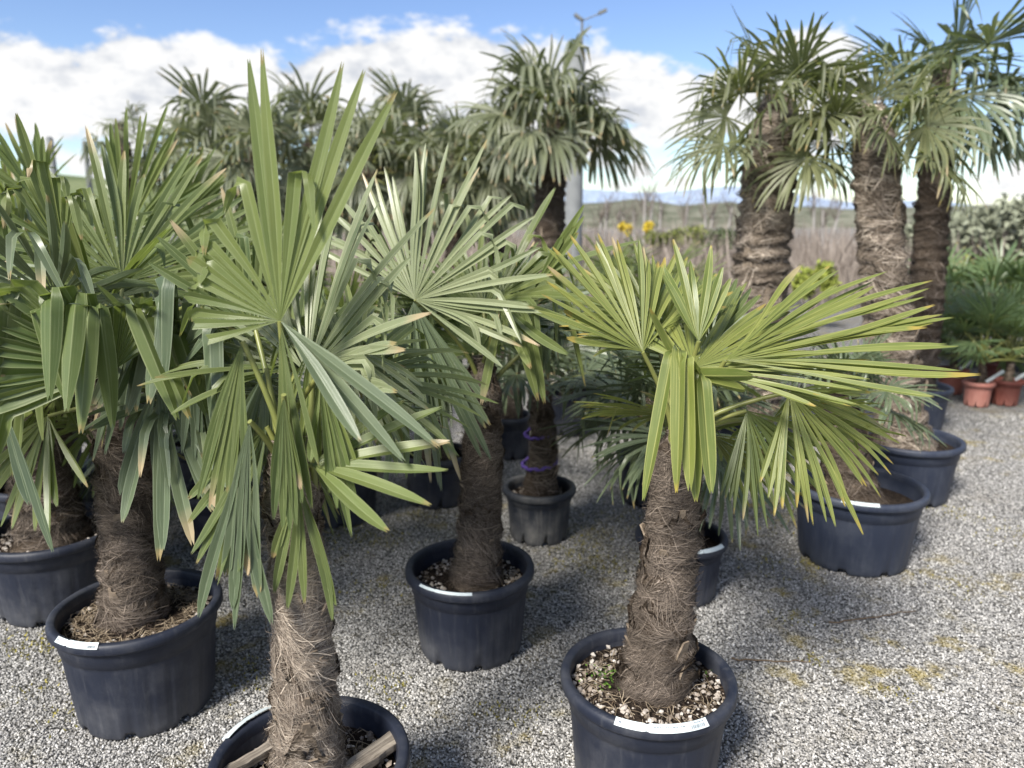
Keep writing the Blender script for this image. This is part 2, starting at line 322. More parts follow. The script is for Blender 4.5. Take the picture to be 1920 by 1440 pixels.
# ---------------------------------------------------------------- palm leaf builder
DOWN = np.array([0, 0, -1.0])
def frame(a, n):
    a = unit(a); n = np.asarray(n, float); n = unit(n - a * np.dot(a, n)); return a, n, np.cross(a, n)
def blade(rng, a, nrm, R, n=34, spread=110, split=0.46, droop=0.25, brk=(0, .5, .7), fold=0.62, stn=12, cup=0.12, shrink=0.28,
          segs=None, width=None, jit=0.25, wid=1.0, tipexp=4.5, tgtj=0.13):
    """one palmate blade, hub at the origin; returns an MB.  segs = [(theta, length, break fraction or None)] overrides the even fan"""
    a, nrm, s = frame(a, nrm); mb = MB()
    if segs is None:
        th = np.radians(np.linspace(-spread, spread, n)); dth = 2 * R_(spread) / max(n - 1, 1)
        th = th + rng.normal(0, jit * dth, n) * 0.5
        L = R * (1 - shrink * (np.abs(th) / R_(max(spread, 1))) ** 2) * np.clip(rng.normal(1, 0.075, n), 0.72, 1.14)
        fb = np.where(rng.random(n) < brk[0], rng.uniform(brk[1], brk[2], n), 9.0)
    else:
        n = len(segs); th = np.radians([q[0] for q in segs]); L = R * np.array([q[1] for q in segs])
        fb = np.array([9.0 if q[2] is None else q[2] for q in segs]); dth = np.median(np.diff(np.sort(th))) if n > 1 else .1
    wmax = (split * R * math.tan(dth / 2)) if width is None else width
    wmax *= wid
    d = np.cos(th)[:, None] * a + np.sin(th)[:, None] * s
    d = unit(d + nrm * (cup * np.clip(rng.normal(1, .35, n), .2, 2))[:, None])
    c = -np.sin(th)[:, None] * a + np.cos(th)[:, None] * s
    pos = np.zeros((n, 3)); dr = droop * np.clip(rng.normal(1, 0.35, n), 0.2, 2.0)
    tw = rng.normal(0, 0.45, n); wob = rng.normal(0, 0.06, n); ts = np.concatenate([[0, 0.06], np.linspace(0.16, 0.93, stn - 3), [1.0]])
    tgt = unit(DOWN[None] + 0.22 * unit(d * [1, 1, 0]) + rng.normal(0, tgtj, (n, 3)))
    rings = []; tprev = 0
    broke = np.zeros(n)
    for kx, t in enumerate(ts):
        dt = t - tprev; tprev = t
        if kx:
            d = unit(d + DOWN * (dr * 2.2 * (t ** 1.3) * dt)[:, None])
            on = (t >= fb); broke = np.minimum(broke + on * 0.55, 1.0)
            wmix = (broke * on)[:, None] * 0.9
            d = unit(d * (1 - wmix) + tgt * wmix)
            d = unit(d + c * (wob * np.sin(t * 5.0 + tw * 9) * dt * 4)[:, None])
            pos = pos + d * (L * dt)[:, None]
        cc = unit(c - d * np.sum(c * d, 1, keepdims=True)); nl = np.cross(cc, d)
        tws = (tw * max(0, t - 0.4))[:, None]; cc2 = unit(cc * np.cos(tws) + nl * np.sin(tws)); nl = np.cross(cc2, d)
        sp = split * R / L
        wf = np.minimum(t / sp, 1.0) * wmax * 1.03
        tt = np.clip((t - sp) / (1 - sp + 1e-6), 0, 1)
        w = wf * np.where(t > sp, (1 + 0.10 * np.sin(tt * 3.0)) * (1 - tt ** tipexp * 0.82), 1.0)
        w = np.maximum(w, 0.0008)
        fo = fold * (1 - 0.55 * tt)
        e = (nl * (fo * w)[:, None]); W2 = cc2 * w[:, None]
        mid_ = pos - e * .5 - (d * (L * rng.uniform(.015, .05, n))[:, None] if kx == len(ts) - 1 else 0)
        rings.append(np.stack([pos - W2 + e * .5, mid_, mid_, pos + W2 + e * .5], 1))
    V = np.stack(rings, 1)                       # n, st, 4, 3
    S = len(ts); b = (np.arange(n)[:, None] * S + np.arange(S - 1)[None]) * 4
    F = np.concatenate([np.stack([b, b + 1, b + 5, b + 4], -1).reshape(-1, 4), np.stack([b + 2, b + 3, b + 7, b + 6], -1).reshape(-1, 4)])
    uv = np.zeros((n, S, 4, 2)); uv[..., 0] = np.array([0, .5, .5, 1]); uv[..., 1] = ts[None, :, None]
    rn = np.repeat(rng.random(n), S * 4)
    mb.add(V, F, uv, rn); return mb
def curve_pts(p0, p1, d0, n=9, bend=0.35):
    p0 = np.asarray(p0, float); p1 = np.asarray(p1, float); L = np.linalg.norm(p1 - p0)
    c1 = p0 + unit(d0) * L * bend; t = np.linspace(0, 1, n)[:, None]
    return (1 - t) ** 2 * p0 + 2 * t * (1 - t) * c1 + t ** 2 * p1
def petiole(p0, p1, d0, r0=0.011, r1=0.006):
    mb = MB(); pts = curve_pts(p0, p1, d0); tube(mb, pts, np.linspace(r0, r1, len(pts)), 7); return mb

# prototypes for the crowns that stand further back: five attitudes x three variants
def make_protos(tag, mat, seed, n=26, R=0.46, plen=0.42, brk=0.25, stn=8, droop=0.35, spread=125, spl=.37, wid=1.0):
    out = []
    for ei, e in enumerate((76, 52, 28, 2, -32)):
        for v in range(3):
            rng = np.random.default_rng(seed + ei * 10 + v)
            er = R_(e); pl = plen * rng.uniform(.85, 1.15)
            d0 = np.array([math.cos(R_(min(e + 28, 86))), 0, math.sin(R_(min(e + 28, 86)))]); hub = np.array([math.cos(er), 0.12 * rng.normal(), math.sin(er)]) * pl
            be = R_(e - 14 - 22 * (1 - max(e, 0) / 90) + rng.normal(0, 8)); a = np.array([math.cos(be), rng.normal(0, .12), math.sin(be)])
            nr = np.array([-math.sin(be), rng.normal(0, .3), math.cos(be)])
            mb = blade(rng, a, nr, R * rng.uniform(.9, 1.1), n, spread, spl, droop * (1.5 if e < 10 else 1), (brk, .45, .75), stn=stn, wid=wid)
            for q in mb.v: q += hub
            me = mb.mesh(tag + '_blade', mat); pm = petiole((0, 0, 0), hub, d0).mesh(tag + '_petiole', M['petiole']); out.append((e, me, pm))
    return out
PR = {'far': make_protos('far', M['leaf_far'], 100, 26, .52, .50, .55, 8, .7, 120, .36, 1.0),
      'mid': make_protos('mid', M['leaf'], 300, 36, .44, .36, .30, 9, .35),
      'midb': make_protos('midb', M['leaf_blue'], 400, 36, .44, .36, .35, 9, .35),
      'tall': make_protos('tall', M['leaf_tall'], 500, 34, .55, .52, .45, 10, .5, 120, .34, 1.0),
      'small': make_protos('small', M['leaf_small'], 600, 20, .26, .34, .05, 6, .2, 100)}
def crown(parent, top, kind, nl, seed, scale=1.0, emax=80, emin=-30, azs=None):
    rng = np.random.default_rng(seed); pr = PR[kind]
    for i in range(nl):
        e = emax + (emin - emax) * ((i + .5) / nl) ** 0.9
        cand = sorted(range(len(pr)), key=lambda j: abs(pr[j][0] - e) + rng.uniform(0, 9))[:2]
        e0, me, pm = pr[cand[int(rng.integers(0, 2))]]
        azz = i * 2.39996 + rng.normal(0, .3) if azs is None else azs[i % len(azs)] + rng.normal(0, .2)
        s_ = scale * rng.uniform(.86, 1.14)
        lf = obj('leaf', me, parent, tuple(top), (rng.normal(0, .10), rng.normal(0, .10), azz), (s_, s_ * (1 if rng.random() < .5 else -1), s_))
        obj('petiole', pm, lf)

# ---------------------------------------------------------------- trunk builder
def trunk(parent, p0, p1, r0, r1, seed, nf=2500, pale=False, bow=0.02, flen=(.04, .11), nst=12, fw=0.0009, lumps=0.085, cone_h=0.0, nmat=0):
    """fibre-clad stem from p0 to p1 (parent space) with fibres and stubs of old leaf bases"""
    rng = np.random.default_rng(seed); p0 = np.asarray(p0, float); p1 = np.asarray(p1, float)
    H = np.linalg.norm(p1 - p0); bdir = unit(np.append(rng.normal(0, 1, 2), 0))
    ph = rng.uniform(0, 6, 4)
    def cen(t): return p0 + (p1 - p0) * t[..., None] + bdir * (bow * np.sin(t * np.pi))[..., None]
    def rad(t, a):
        flare = 0.28 * np.exp(-t * H / 0.06)
        cone_h_ = max(cone_h, 1e-3); prof = r0 + (r1 - r0) * np.clip(t * 1.15, 0, 1) ** 0.8
        spiral = np.sin(a * 2 + t * H * 46 + ph[0]) * np.sin(a * 3 - t * H * 31 + ph[1])
        ringy = np.sin(t * H * 62 + 1.3 * np.sin(a + ph[2]) + ph[3])
        prof = prof * np.where(t > 1, np.clip(1 - (t - 1) * H / cone_h_, .0, 1) * .8 + .2, 1)
        return prof * (1 + flare + lumps * spiral + 0.045 * ringy + 0.12 * ((t * H * 13 + 2 * a / 6.2832 + ph[2] + .35 * np.sin(a * 3 + ph[1])) % 1.0 - .5))
    nz = max(12, int(H / .018)); na = 36
    tmax = 1 + cone_h * .7 / H
    tg = np.linspace(0, tmax, nz); ag = np.linspace(0, 2 * np.pi, na, endpoint=False)
    TT, AA = np.meshgrid(tg, ag, indexing='ij'); rr = rad(TT, AA) * (1 + rng.normal(0, .018, TT.shape))
    V = cen(TT) + np.stack([np.cos(AA), np.sin(AA), 0 * AA], -1) * rr[..., None]
    i = np.arange(nz - 1)[:, None] * na; j = np.arange(na)[None]; j2 = (j + 1) % na
    mb = MB(); mb.add(V, np.stack([i + j, i + j2, i + na + j2, i + na + j], -1).reshape(-1, 4)); mb.add(V[-1], np.arange(na)[None])
    tr = obj('trunk', mb.mesh('trunk', M['core_pale' if pale else 'core']), parent)
    if nf:
        # fibres wrapped diagonally round the stem in overlapping mats
        t0 = rng.random(nf) * tmax; a0 = rng.uniform(0, 2 * np.pi, nf); band = np.sin(t0 * H * 40 + a0 * 2 + ph[0])
        fld = 1.15 * np.sin(a0 * 2 + t0 * H * 21 + ph[1]) + 0.9 * np.sin(a0 * 3 - t0 * H * 33 + ph[2]) + 0.5 * np.sin(t0 * H * 70 + a0 + ph[3])
        slope = np.tan(np.clip(fld * 0.62 + rng.normal(0, .38, nf), -1.45, 1.45))
        Ln = rng.uniform(*flen, nf) * rng.choice([1, 1, 1.5], nf); K = 6; sg = np.linspace(0, 1, K)[None]
        dirr = np.where(rng.random(nf) < .93, np.where(np.sin(a0 + t0 * H * 12 + ph[0]) > -.4, 1, -1), -1)
        stray = rng.random(nf) < 0.15
        lift0 = rng.uniform(.001, .006, nf); lift1 = np.where(stray, rng.uniform(.010, .030, nf), rng.uniform(.002, .012, nf))
        vert = np.sin(np.arctan(slope)); hor = np.cos(np.arctan(slope))
        curl = rng.normal(0, 1.0, nf)
        tt = np.clip(t0[:, None] + (Ln * vert)[:, None] / H * (sg + curl[:, None] * sg * (1 - sg)), -0.01, tmax + .02)
        rbase = rad(np.clip(tt, 0, tmax), a0[:, None])
        aa = a0[:, None] + dirr[:, None] * (Ln * hor)[:, None] / rbase * sg
        rb = rad(np.clip(tt, 0, tmax), aa) + lift0[:, None] + (lift1 - lift0)[:, None] * sg ** 1.7 + 0.003 * np.sin(sg * np.pi)
        pc = cen(tt) + np.stack([np.cos(aa), np.sin(aa), 0 * aa], -1) * rb[..., None]
        tan = unit(np.gradient(pc, axis=1)); radial = np.stack([np.cos(aa), np.sin(aa), 0 * aa], -1)
        side = unit(np.cross(tan, radial)) * (fw * rng.choice([.5, .7, 1.0, 1.4, 2.1], nf, p=[.35, .33, .2, .08, .04])[:, None] * (1 - .6 * sg))[..., None]
        VV = np.stack([pc - side, pc + side], 2)
        b = (np.arange(nf)[:, None] * K + np.arange(K - 1)[None]) * 2
        F = np.stack([b, b + 1, b + 3, b + 2], -1).reshape(-1, 4)
        shade_ = np.clip(rng.beta(1.2, 2.4, nf) * (0.75 + .35 * np.sin(t0 * H * 23 + a0 * 2 + ph[2])) + .10 * rng.random(nf), 0, 1)
        fb = MB(); fb.add(VV, F, None, np.repeat(shade_, K * 2))
        obj('fibre', fb.mesh('fibre', M['fibre_pale' if pale else 'fibre']), tr, kind='stuff')
    if nmat:
        fm = MB()
        for q in range(nmat):
            tc_ = rng.uniform(.03, tmax * .98); ac = rng.uniform(0, 2 * np.pi); dw = rng.uniform(.35, .75); dh = rng.uniform(.045, .10) / H; gu, gv_ = 9, 6
            U, Vv = np.meshgrid(np.linspace(-1, 1, gu), np.linspace(0, 1, gv_), indexing='ij')
            rag = (1 - .45 * np.abs(U) ** 1.5) * (1 + rng.normal(0, .16, (gu, 1)))
            tt_ = np.clip(tc_ + dh * Vv * rag + .25 * dh * U * rng.normal(0, 1), 0, tmax); aa_ = ac + U * dw * (1 - .25 * Vv) + .15 * Vv * rng.normal(0, 1)
            rr_ = rad(tt_, aa_) + .001 + Vv ** 1.6 * rng.uniform(.006, .020) + rng.normal(0, .0012, U.shape)
            pv = cen(tt_) + np.stack([np.cos(aa_), np.sin(aa_), 0 * aa_], -1) * rr_[..., None]
            i_ = np.arange(gu - 1)[:, None] * gv_; j_ = np.arange(gv_ - 1)[None]
            fm.add(pv, np.stack([i_ + j_, i_ + gv_ + j_, i_ + gv_ + j_ + 1, i_ + j_ + 1], -1).reshape(-1, 4))
        obj('fibre_mat', fm.mesh('fibre_mat', M['core_pale' if pale else 'core']), tr, kind='stuff')
    for q in range(nst):
        t = rng.uniform(.12, .97); a = rng.uniform(0, 2 * np.pi); l = rng.uniform(.02, .07) * (1 + 1.0 * (r0 > .125)); w = rng.uniform(.008, .026) * (1 + .6 * (r0 > .125))
        o_ = np.array([math.cos(a), math.sin(a), 0]); s_ = np.array([-math.sin(a), math.cos(a), 0]); up = np.array([0, 0, 1.0])
        p = cen(np.array(t)) + o_ * (float(rad(np.array(t), np.array(a))) - .006); tip = p + up * l + o_ * rng.uniform(.008, .028)
        sb = MB(); sb.add([p - s_ * w, p + s_ * w, p + s_ * w * .5 - o_ * .006 + up * l * .1, tip - s_ * w * .45, tip + s_ * w * .5, tip - o_ * .005],
                          [[0, 1, 4, 3]]); sb.add([p - s_ * w - o_ * .007, p + s_ * w - o_ * .007, tip + s_ * w * .5 - o_ * .006 - up * .004, tip - s_ * w * .45 - o_ * .006 - up * .006], [[0, 3, 2, 1]])
        v8 = np.array([p - s_ * w, p + s_ * w, tip + s_ * w * .5, tip - s_ * w * .45, p - s_ * w - o_ * .007, p + s_ * w - o_ * .007, tip + s_ * w * .5 - o_ * .006, tip - s_ * w * .45 - o_ * .006])
        sb = MB(); sb.add(v8, [[0, 1, 2, 3], [7, 6, 5, 4], [0, 4, 5, 1], [1, 5, 6, 2], [2, 6, 7, 3], [3, 7, 4, 0]])
        obj('leaf_base', sb.mesh('leaf_base', M['stub'], False), tr)
    return tr

# ---------------------------------------------------------------- pots
def pot(parent, D, h, mat, seed, soil=True, soil_drop=0.06, npeb=0, trunk_r=0.1, straw=0, taper=0.80, white=0.6, ribs=24):
    r = D / 2; rb = r * taper; mb = MB(); rw = r - 0.020
    def rr(z): return rb + (rw - rb) * (z / h)
    zb = h * 0.74
    prof = [(rb - .03, 0.012), (rb - 0.006, 0.002), (rb, 0.012), (rr(h * .1), h * .1), (rr(h * .3), h * .3), (rr(h * .5), h * .5), (rr(zb - .012), zb - .012), (rr(zb), zb), (rr(zb) + .005, zb + .004), (rr(h - .04) + .004, h - .04),
            (rr(h - .02) + .002, h - .02), (rw - .004, h - .006), (rw - .009, h - .03), (rr(h * .5) - .006, h * .5), (rr(h * .3) - .006, h * .3)]
    def rmod(i, a):
        g = np.clip((np.cos(a * ribs) - 0.55) / .45, 0, 1)
        return -0.0032 * g * ((i >= 3) & (i <= 6)) * np.where(i == 6, .2, 1.0)
    def zmod(i, a):
        nn = (np.abs(((a * 8 / (2 * np.pi) + .25) % 1) - .5) < 0.10)
        return np.where((i <= 2) & nn, 0.020, 0.0)
    lathe(mb, prof, 144, rmod, zmod); po = obj('pot', mb.mesh('pot', mat), parent)
    rm = MB(); R0 = r
    lathe(rm, [(rw - .002, h - .036), (R0 - .004, h - .036), (R0, h - .030), (R0, h - .014), (R0 - .003, h - .004), (R0 - .009, h), (rw - .004, h - .001), (rw - .009, h - .008), (rw - .010, h - .034)], 96)
    obj('rim', rm.mesh('rim', mat), po)
    if soil:
        rng = np.random.default_rng(seed); zs = h - soil_drop; rs = rr(zs) - .007
        sm = MB(); rings = np.linspace(0.0, 1, 12); na = 40; a = np.linspace(0, 2 * np.pi, na, endpoint=False)
        V = np.array([[q * rs * math.cos(x), q * rs * math.sin(x), zs + (0.03 * max(0, 1 - q * 1.3) + rng.normal(0, .0035)) * (q < .99)] for q in rings for x in a])
        i = np.arange(11)[:, None] * na; j = np.arange(na)[None]; j2 = (j + 1) % na
        sm.add(V, np.stack([i + j, i + j2, i + na + j2, i + na + j], -1).reshape(-1, 4)); so_ = obj('soil', sm.mesh('soil', M['soil']), parent)
        if npeb:
            pb = MB(); ico = np.array([[0, 0, 1], [.9, 0, .3], [.28, .85, .35], [-.72, .53, .3], [-.7, -.55, .35], [.28, -.85, .3], [0, 0, -.6]])
            fi = np.array([[0, 1, 2], [0, 2, 3], [0, 3, 4], [0, 4, 5], [0, 5, 1], [6, 2, 1], [6, 3, 2], [6, 4, 3], [6, 5, 4], [6, 1, 5]])
            for q in range(npeb):
                u = math.sqrt(rng.uniform((trunk_r / rs) ** 2, 1)) * rs * .985; x = rng.uniform(0, 2 * math.pi); s_ = rng.choice([.003, .0045, .006, .008, .0105])
                zz = zs + 0.03 * max(0, 1 - u / rs * 1.3)
                ma = np.array(Matrix.Rotation(rng.uniform(0, 6), 3, 'Z') @ Matrix.Rotation(rng.normal(0, .6), 3, 'X'))
                pb.add((ico * rng.uniform(.7, 1.2, 3) * s_) @ ma.T + [u * math.cos(x), u * math.sin(x), zz + s_ * .4], fi, None, np.clip(rng.beta(2, 2) * .8 + (white - .5) * .6, 0, 1))
            obj('grit', pb.mesh('grit', M['pebble'], False), so_, kind='stuff')
        if straw:
            sb = MB()
            for q in range(straw):
                u = rng.uniform(trunk_r * .9, rs * .96); x = rng.uniform(0, 2 * math.pi); l = rng.uniform(.015, .06); y = rng.uniform(0, 6.28); p = np.array([u * math.cos(x), u * math.sin(x), zs + .006 + .03 * max(0, 1 - u / rs * 1.3)])
                e = np.array([math.cos(y), math.sin(y), rng.uniform(-.1, .25)]); pts = [p, p + e * l * .5 + [0, 0, rng.uniform(0, .014)], p + e * l + rng.normal(0, .008, 3) * [1, 1, .3]]
                if max(math.hypot(w_[0], w_[1]) for w_ in pts) < rs: tube(sb, pts, rng.uniform(.0006, .0014), 3, r=rng.random(), cap=False)
            obj('rootlets', sb.mesh('rootlets', M['straw']), so_, kind='stuff')
    return po
def rim_tag(parent, D, h, a0, a1, seed=0, wid=0.021, printed=False, up=0.0, lean=0.75):
    """long plastic plant label lying on the outside of the rim between two angles"""
    r = D / 2 + .002; n = 28; a = np.linspace(a0, a1, n); u = np.linspace(0, 1, n)
    w = np.where(np.abs(u - .33) < .03, wid * .36, wid * .5) * np.where(u < .3, .92, 1)
    zc = h - .004 + up * np.sin(u * np.pi)
    o_ = np.stack([np.cos(a), np.sin(a), 0 * a], -1); c = o_ * (r - .010) + np.array([0, 0, 1]) * zc[:, None]
    ax = -o_ * lean + np.array([0, 0, 1.0]) * math.sqrt(1 - lean ** 2); nn = o_ * math.sqrt(1 - lean ** 2) + np.array([0, 0, 1.0]) * lean
    hi_, lo_ = c + ax * w[:, None] + nn * .006, c - ax * w[:, None] + nn * .006
    mb = MB(); V = np.concatenate([hi_, lo_, hi_ - nn * .0008, lo_ - nn * .0008]); i = np.arange(n - 1)
    mb.add(V, np.concatenate([np.stack([i, i + 1, n + i + 1, n + i], -1), np.stack([2 * n + i, 3 * n + i, 3 * n + i + 1, 2 * n + i + 1], -1)])); t = obj('plant_tag', mb.mesh('plant_tag', M['tag'], False), parent, label='white plastic plant label resting on the pot rim')
    if printed:
        ib = MB()
        def mark(u0, u1, v0, v1):
            q = np.linspace(u0, u1, 5); cc = np.stack([np.interp(q, u, c[:, x]) for x in range(3)], -1); aa = np.stack([np.interp(q, u, ax[:, x]) for x in range(3)], -1); no = np.stack([np.interp(q, u, nn[:, x]) for x in range(3)], -1)
            A = cc + aa * v1 * wid * .5 + no * .0068; B = cc + aa * v0 * wid * .5 + no * .0068
            k4 = np.arange(4); ib.add(np.concatenate([A, B]), np.stack([k4, k4 + 1, k4 + 6, k4 + 5], -1))
        rng = np.random.default_rng(5)
        x = .40
        while x < .72: l = rng.uniform(.008, .03); mark(x, x + l, .12, .30); x += l + .006
        x = .40
        while x < .47: l = rng.uniform(.01, .02); mark(x, x + l, -.35, -.2); x += l + .006
        x = .62
        while x < .69: l = rng.uniform(.01, .02); mark(x, x + l, -.5, -.36); x += l + .006
        x = .84
        while x < .94: l = rng.uniform(.008, .02); mark(x, x + l, .45, .62); x += l + .005
        x = .80
        while x < .96: l = rng.choice([.003, .005, .008]); mark(x, x + l, -.62, .12); x += l + rng.choice([.004, .007])
        mark(.06, .13, -.05, .08); mark(.04, .065, -.18, .24)
        obj('print', ib.mesh('print', M['ink'], False), t, kind='stuff')
    return t
#@@SCENE
# ================================================================ SETTING
def gridsheet(name, x0, x1, y0, y1, nx, ny, fz, mat, **props):
    X, Y = np.meshgrid(np.linspace(x0, x1, nx), np.linspace(y0, y1, ny), indexing='ij'); V = np.stack([X, Y, fz(X, Y)], -1)
    i = np.arange(nx - 1)[:, None] * ny; j = np.arange(ny - 1)[None]
    mb = MB(); mb.add(V, np.stack([i + j, i + ny + j, i + ny + j + 1, i + j + 1], -1).reshape(-1, 4)); return obj(name, mb.mesh(name, mat), **props)
mb = MB(); mb.add([[-1500, -200, 0], [1500, -200, 0], [1500, 2200, 0], [-1500, 2200, 0]], [[0, 1, 2, 3]])
obj('ground', mb.mesh('ground', M['ground']), kind='structure')
gridsheet('grass_hill', -220, 60, 55, 320, 60, 30, lambda X, Y: -2 + 11.5 * np.exp(-((X + 95) / 75) ** 2) * np.clip((Y - 55) / 70, 0, 1) + .3 * np.sin(X * .21) , M['hill_green'], kind='structure')
gridsheet('wooded_hill', -60, 420, 120, 420, 90, 20, lambda X, Y: -2 + (6.2 + 1.2 * np.sin(X * .045 + .6) + .5 * np.sin(X * .31) + .35 * np.sin(X * .83)) * np.clip((Y - 120) / 40, 0, 1), M['hill_wood'], kind='structure')
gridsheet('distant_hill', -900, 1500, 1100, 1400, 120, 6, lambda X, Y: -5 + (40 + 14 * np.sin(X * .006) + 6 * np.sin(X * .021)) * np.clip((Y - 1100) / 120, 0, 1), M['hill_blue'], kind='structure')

# loose gravel stones: real stones near the camera, instanced on a point cloud (stuff)
rng = np.random.default_rng(7)
npt = 240000
yy = 1.55 + (rng.random(npt) ** 1.25) * 4.6; xx = (rng.random(npt) * 2 - 1) * (0.74 * yy + .25)
gm = bpy.data.meshes.new('gravel'); gm.vertices.add(npt); gm.vertices.foreach_set('co', np.stack([xx, yy, rng.uniform(-.002, .004, npt)], -1).astype(np.float32).ravel())
gm.materials.append(M['stone'])
gv = obj('gravel', gm, kind='stuff', label='loose pale grey gravel covering the yard', category='gravel')
ng = bpy.data.node_groups.new('gravel_stones', 'GeometryNodeTree')
ng.interface.new_socket('Geometry', in_out='INPUT', socket_type='NodeSocketGeometry'); ng.interface.new_socket('Geometry', in_out='OUTPUT', socket_type='NodeSocketGeometry')
g = N(ng); gi = g.new('NodeGroupInput'); go = g.new('NodeGroupOutput')
ico = g.new('GeometryNodeMeshIcoSphere', {'Radius': 0.0041, 'Subdivisions': 1})
sm_ = g.new('GeometryNodeSetMaterial', {'Geometry': ico.outputs[0], 'Material': M['stone']})
def rv(typ, lo, hi, seed):
    n_ = g.new('FunctionNodeRandomValue', data_type=typ)
    ins = [i for i in n_.inputs if i.enabled]
    ins[0].default_value = lo; ins[1].default_value = hi
    [i for i in n_.inputs if i.name == 'Seed'][0].default_value = seed
    return [o for o in n_.outputs if o.enabled][0]
ip = g.new('GeometryNodeInstanceOnPoints', {'Points': gi.outputs[0], 'Instance': sm_.outputs[0], 'Rotation': rv('FLOAT_VECTOR', (0, 0, 0), (6.28, 6.28, 6.28), 1), 'Scale': rv('FLOAT_VECTOR', (.45, .5, .4), (1.5, 1.25, 1.0), 2)})
ng.links.new(ip.outputs[0], go.inputs[0])
gv.modifiers.new('stones', 'NODES').node_group = ng

# moss and weed tufts among the stones (stuff)
mt = MB(); rng = np.random.default_rng(21)
cents = [P(1060, 1040, 1)[:2]] * 0
for px, py, sp, nn in [(1085, 1045, .10, 260), (1150, 1062, .10, 240), (640, 1000, .16, 380), (690, 1010, .10, 200), (790, 965, .08, 140), (1180, 985, .16, 320), (1100, 1010, .07, 140), (1470, 975, .16, 300), (1450, 1060, .10, 140), (1440, 930, .2, 300), (1800, 965, .08, 120),
                   (1520, 1055, .05, 90), (85, 1210, .06, 160), (700, 1110, .08, 120), (990, 1340, .06, 90), (560, 1090, .08, 100), (1680, 1300, .05, 60), (1800, 1100, .08, 90), (150, 1230, .05, 70), (20, 1215, .06, 70), (480, 1280, .06, 80), (465, 1250, .04, 60), (750, 1300, .05, 60), (720, 1275, .05, 60), (1480, 1160, .05, 60), (1530, 1240, .03, 30), (80, 1290, .05, 60), (130, 1340, .05, 60), (425, 960, .18, 260), (1590, 870, .12, 200), (1890, 1000, .12, 120), (880, 1000, .1, 120), (930, 1330, .04, 40)]:
    dd = P(px, py, 1) - CAM; c0 = CAM + dd * (-CAM[2] / dd[2])
    for q in range(nn):
        x, y = c0[0] + rng.normal(0, sp), c0[1] + rng.normal(0, sp * .9); l = rng.uniform(.004, .014); a = rng.uniform(0, 6.28); o_ = np.array([math.cos(a), math.sin(a), 0]) * rng.uniform(.002, .005)
        e = np.array([rng.normal(0, .5), rng.normal(0, .5), 1]) * l; p = np.array([x, y, .003])
        mt.add([p - o_, p + o_, p + e], [[0, 1, 2]], None, rng.random())
obj('moss_tufts', mt.mesh('moss_tufts', M['moss'], False), kind='stuff', label='yellow green moss and weed tufts scattered over the gravel', category='moss')

# ================================================================ FOREGROUND PALMS
def hero_leaf(par, crownw, rng, hub, tip, nrm, mat, base=None, d0=(0, 0, 1), pr=(.010, .0055), R=None, pet=True, **kw):
    org = np.array(par.location); hw = P(*hub); tw = P(*tip); a = tw - hw
    Rr = np.linalg.norm(a) if R is None else R
    mb = blade(rng, a, nrm, Rr, **kw)
    lf = obj('leaf', mb.mesh('blade', mat), par, tuple(hw - org))
    if pet:
        b = (np.asarray(crownw) + rng.normal(0, .02, 3) * [1, 1, .3]) if base is None else P(*base)
        obj('petiole', petiole(b - hw, np.zeros(3), d0, *pr).mesh('petiole', M['petiole']), lf)
    return lf
def hero_fill(par, crownw, rng, spec, mats, R=.40, plen=.32, **kw):
    """extra leaves: (azimuth deg from +X, elevation deg)"""
    org = np.array(par.location)
    for (azd, e) in spec:
        azr = R_(azd + rng.normal(0, 8)); er = R_(e + rng.normal(0, 5)); l = plen * rng.uniform(.8, 1.15); h = np.array([math.cos(azr), math.sin(azr), 0])
        hub = np.asarray(crownw) + (h * math.cos(er) + np.array([0, 0, math.sin(er)])) * l
        be = er - R_(16 + 16 * (e < 45)); a = h * math.cos(be) + np.array([0, 0, math.sin(be)]) + rng.normal(0, .1, 3); nr = -h * math.sin(be) + np.array([0, 0, math.cos(be)]) + rng.normal(0, .22, 3)
        q = dict(n=40, spread=115, droop=.28, brk=(.45, .5, .75)); q.update(kw)
        lf = obj('leaf', blade(rng, a, nr, R * rng.uniform(.88, 1.1), **q).mesh('blade', mats[int(rng.integers(0, len(mats)))]), par, tuple(hub - org))
        obj('petiole', petiole(np.asarray(crownw) - hub + rng.normal(0, .015, 3), np.zeros(3), np.array([0, 0, 1]) + h * .6).mesh('petiole', M['petiole']), lf)

GP = 'large windmill palms in black pots at the front'
# ---- A: front palm, cropped by the bottom edge
A = thing('potted_palm', 'tall front windmill palm with upright fan leaf, pot cut off by the bottom edge', 'potted palm', (-0.49, 1.57, 0), GP)
pot(A, .48, .35, M['pot'], 1, npeb=260, trunk_r=.13, straw=160, soil_drop=.075, white=.42)
topA = P(546, 925, 1.57)
trunk(A, (-.005, 0, .265), topA - np.array(A.location), .078, .050, 11, nmat=38, cone_h=.16, nf=15000, pale=True, bow=.012, nst=46, flen=(.04, .11))
rim_tag(A, .48, .35, R_(166), R_(116), up=0.004, lean=.93, wid=.026)
rg = np.random.default_rng(41); nC = (0, -1, .12)
A1 = [(-108, .30, None), (-98, .34, None), (-88, .37, .9), (-78, .38, None), (-69, .42, .85), (-60, .42, None), (-51, .46, .8), (-42, .48, .85), (-31, .60, .78), (-20.5, .72, .76), (-11, .97, None), (-4.5, 1.0, None),
      (3.2, .84, .70), (8.6, 1.0, None), (15.4, 1.0, None), (24.5, .98, None)]
hero_leaf(A, topA, rg, (525, 602, 1.50), (560, 100, 1.53), nC, M['leaf_bright'], segs=A1, droop=.03, cup=.05, split=.36, width=.0125, tipexp=3.2, stn=16, base=(553, 930, 1.55), fold=.35)
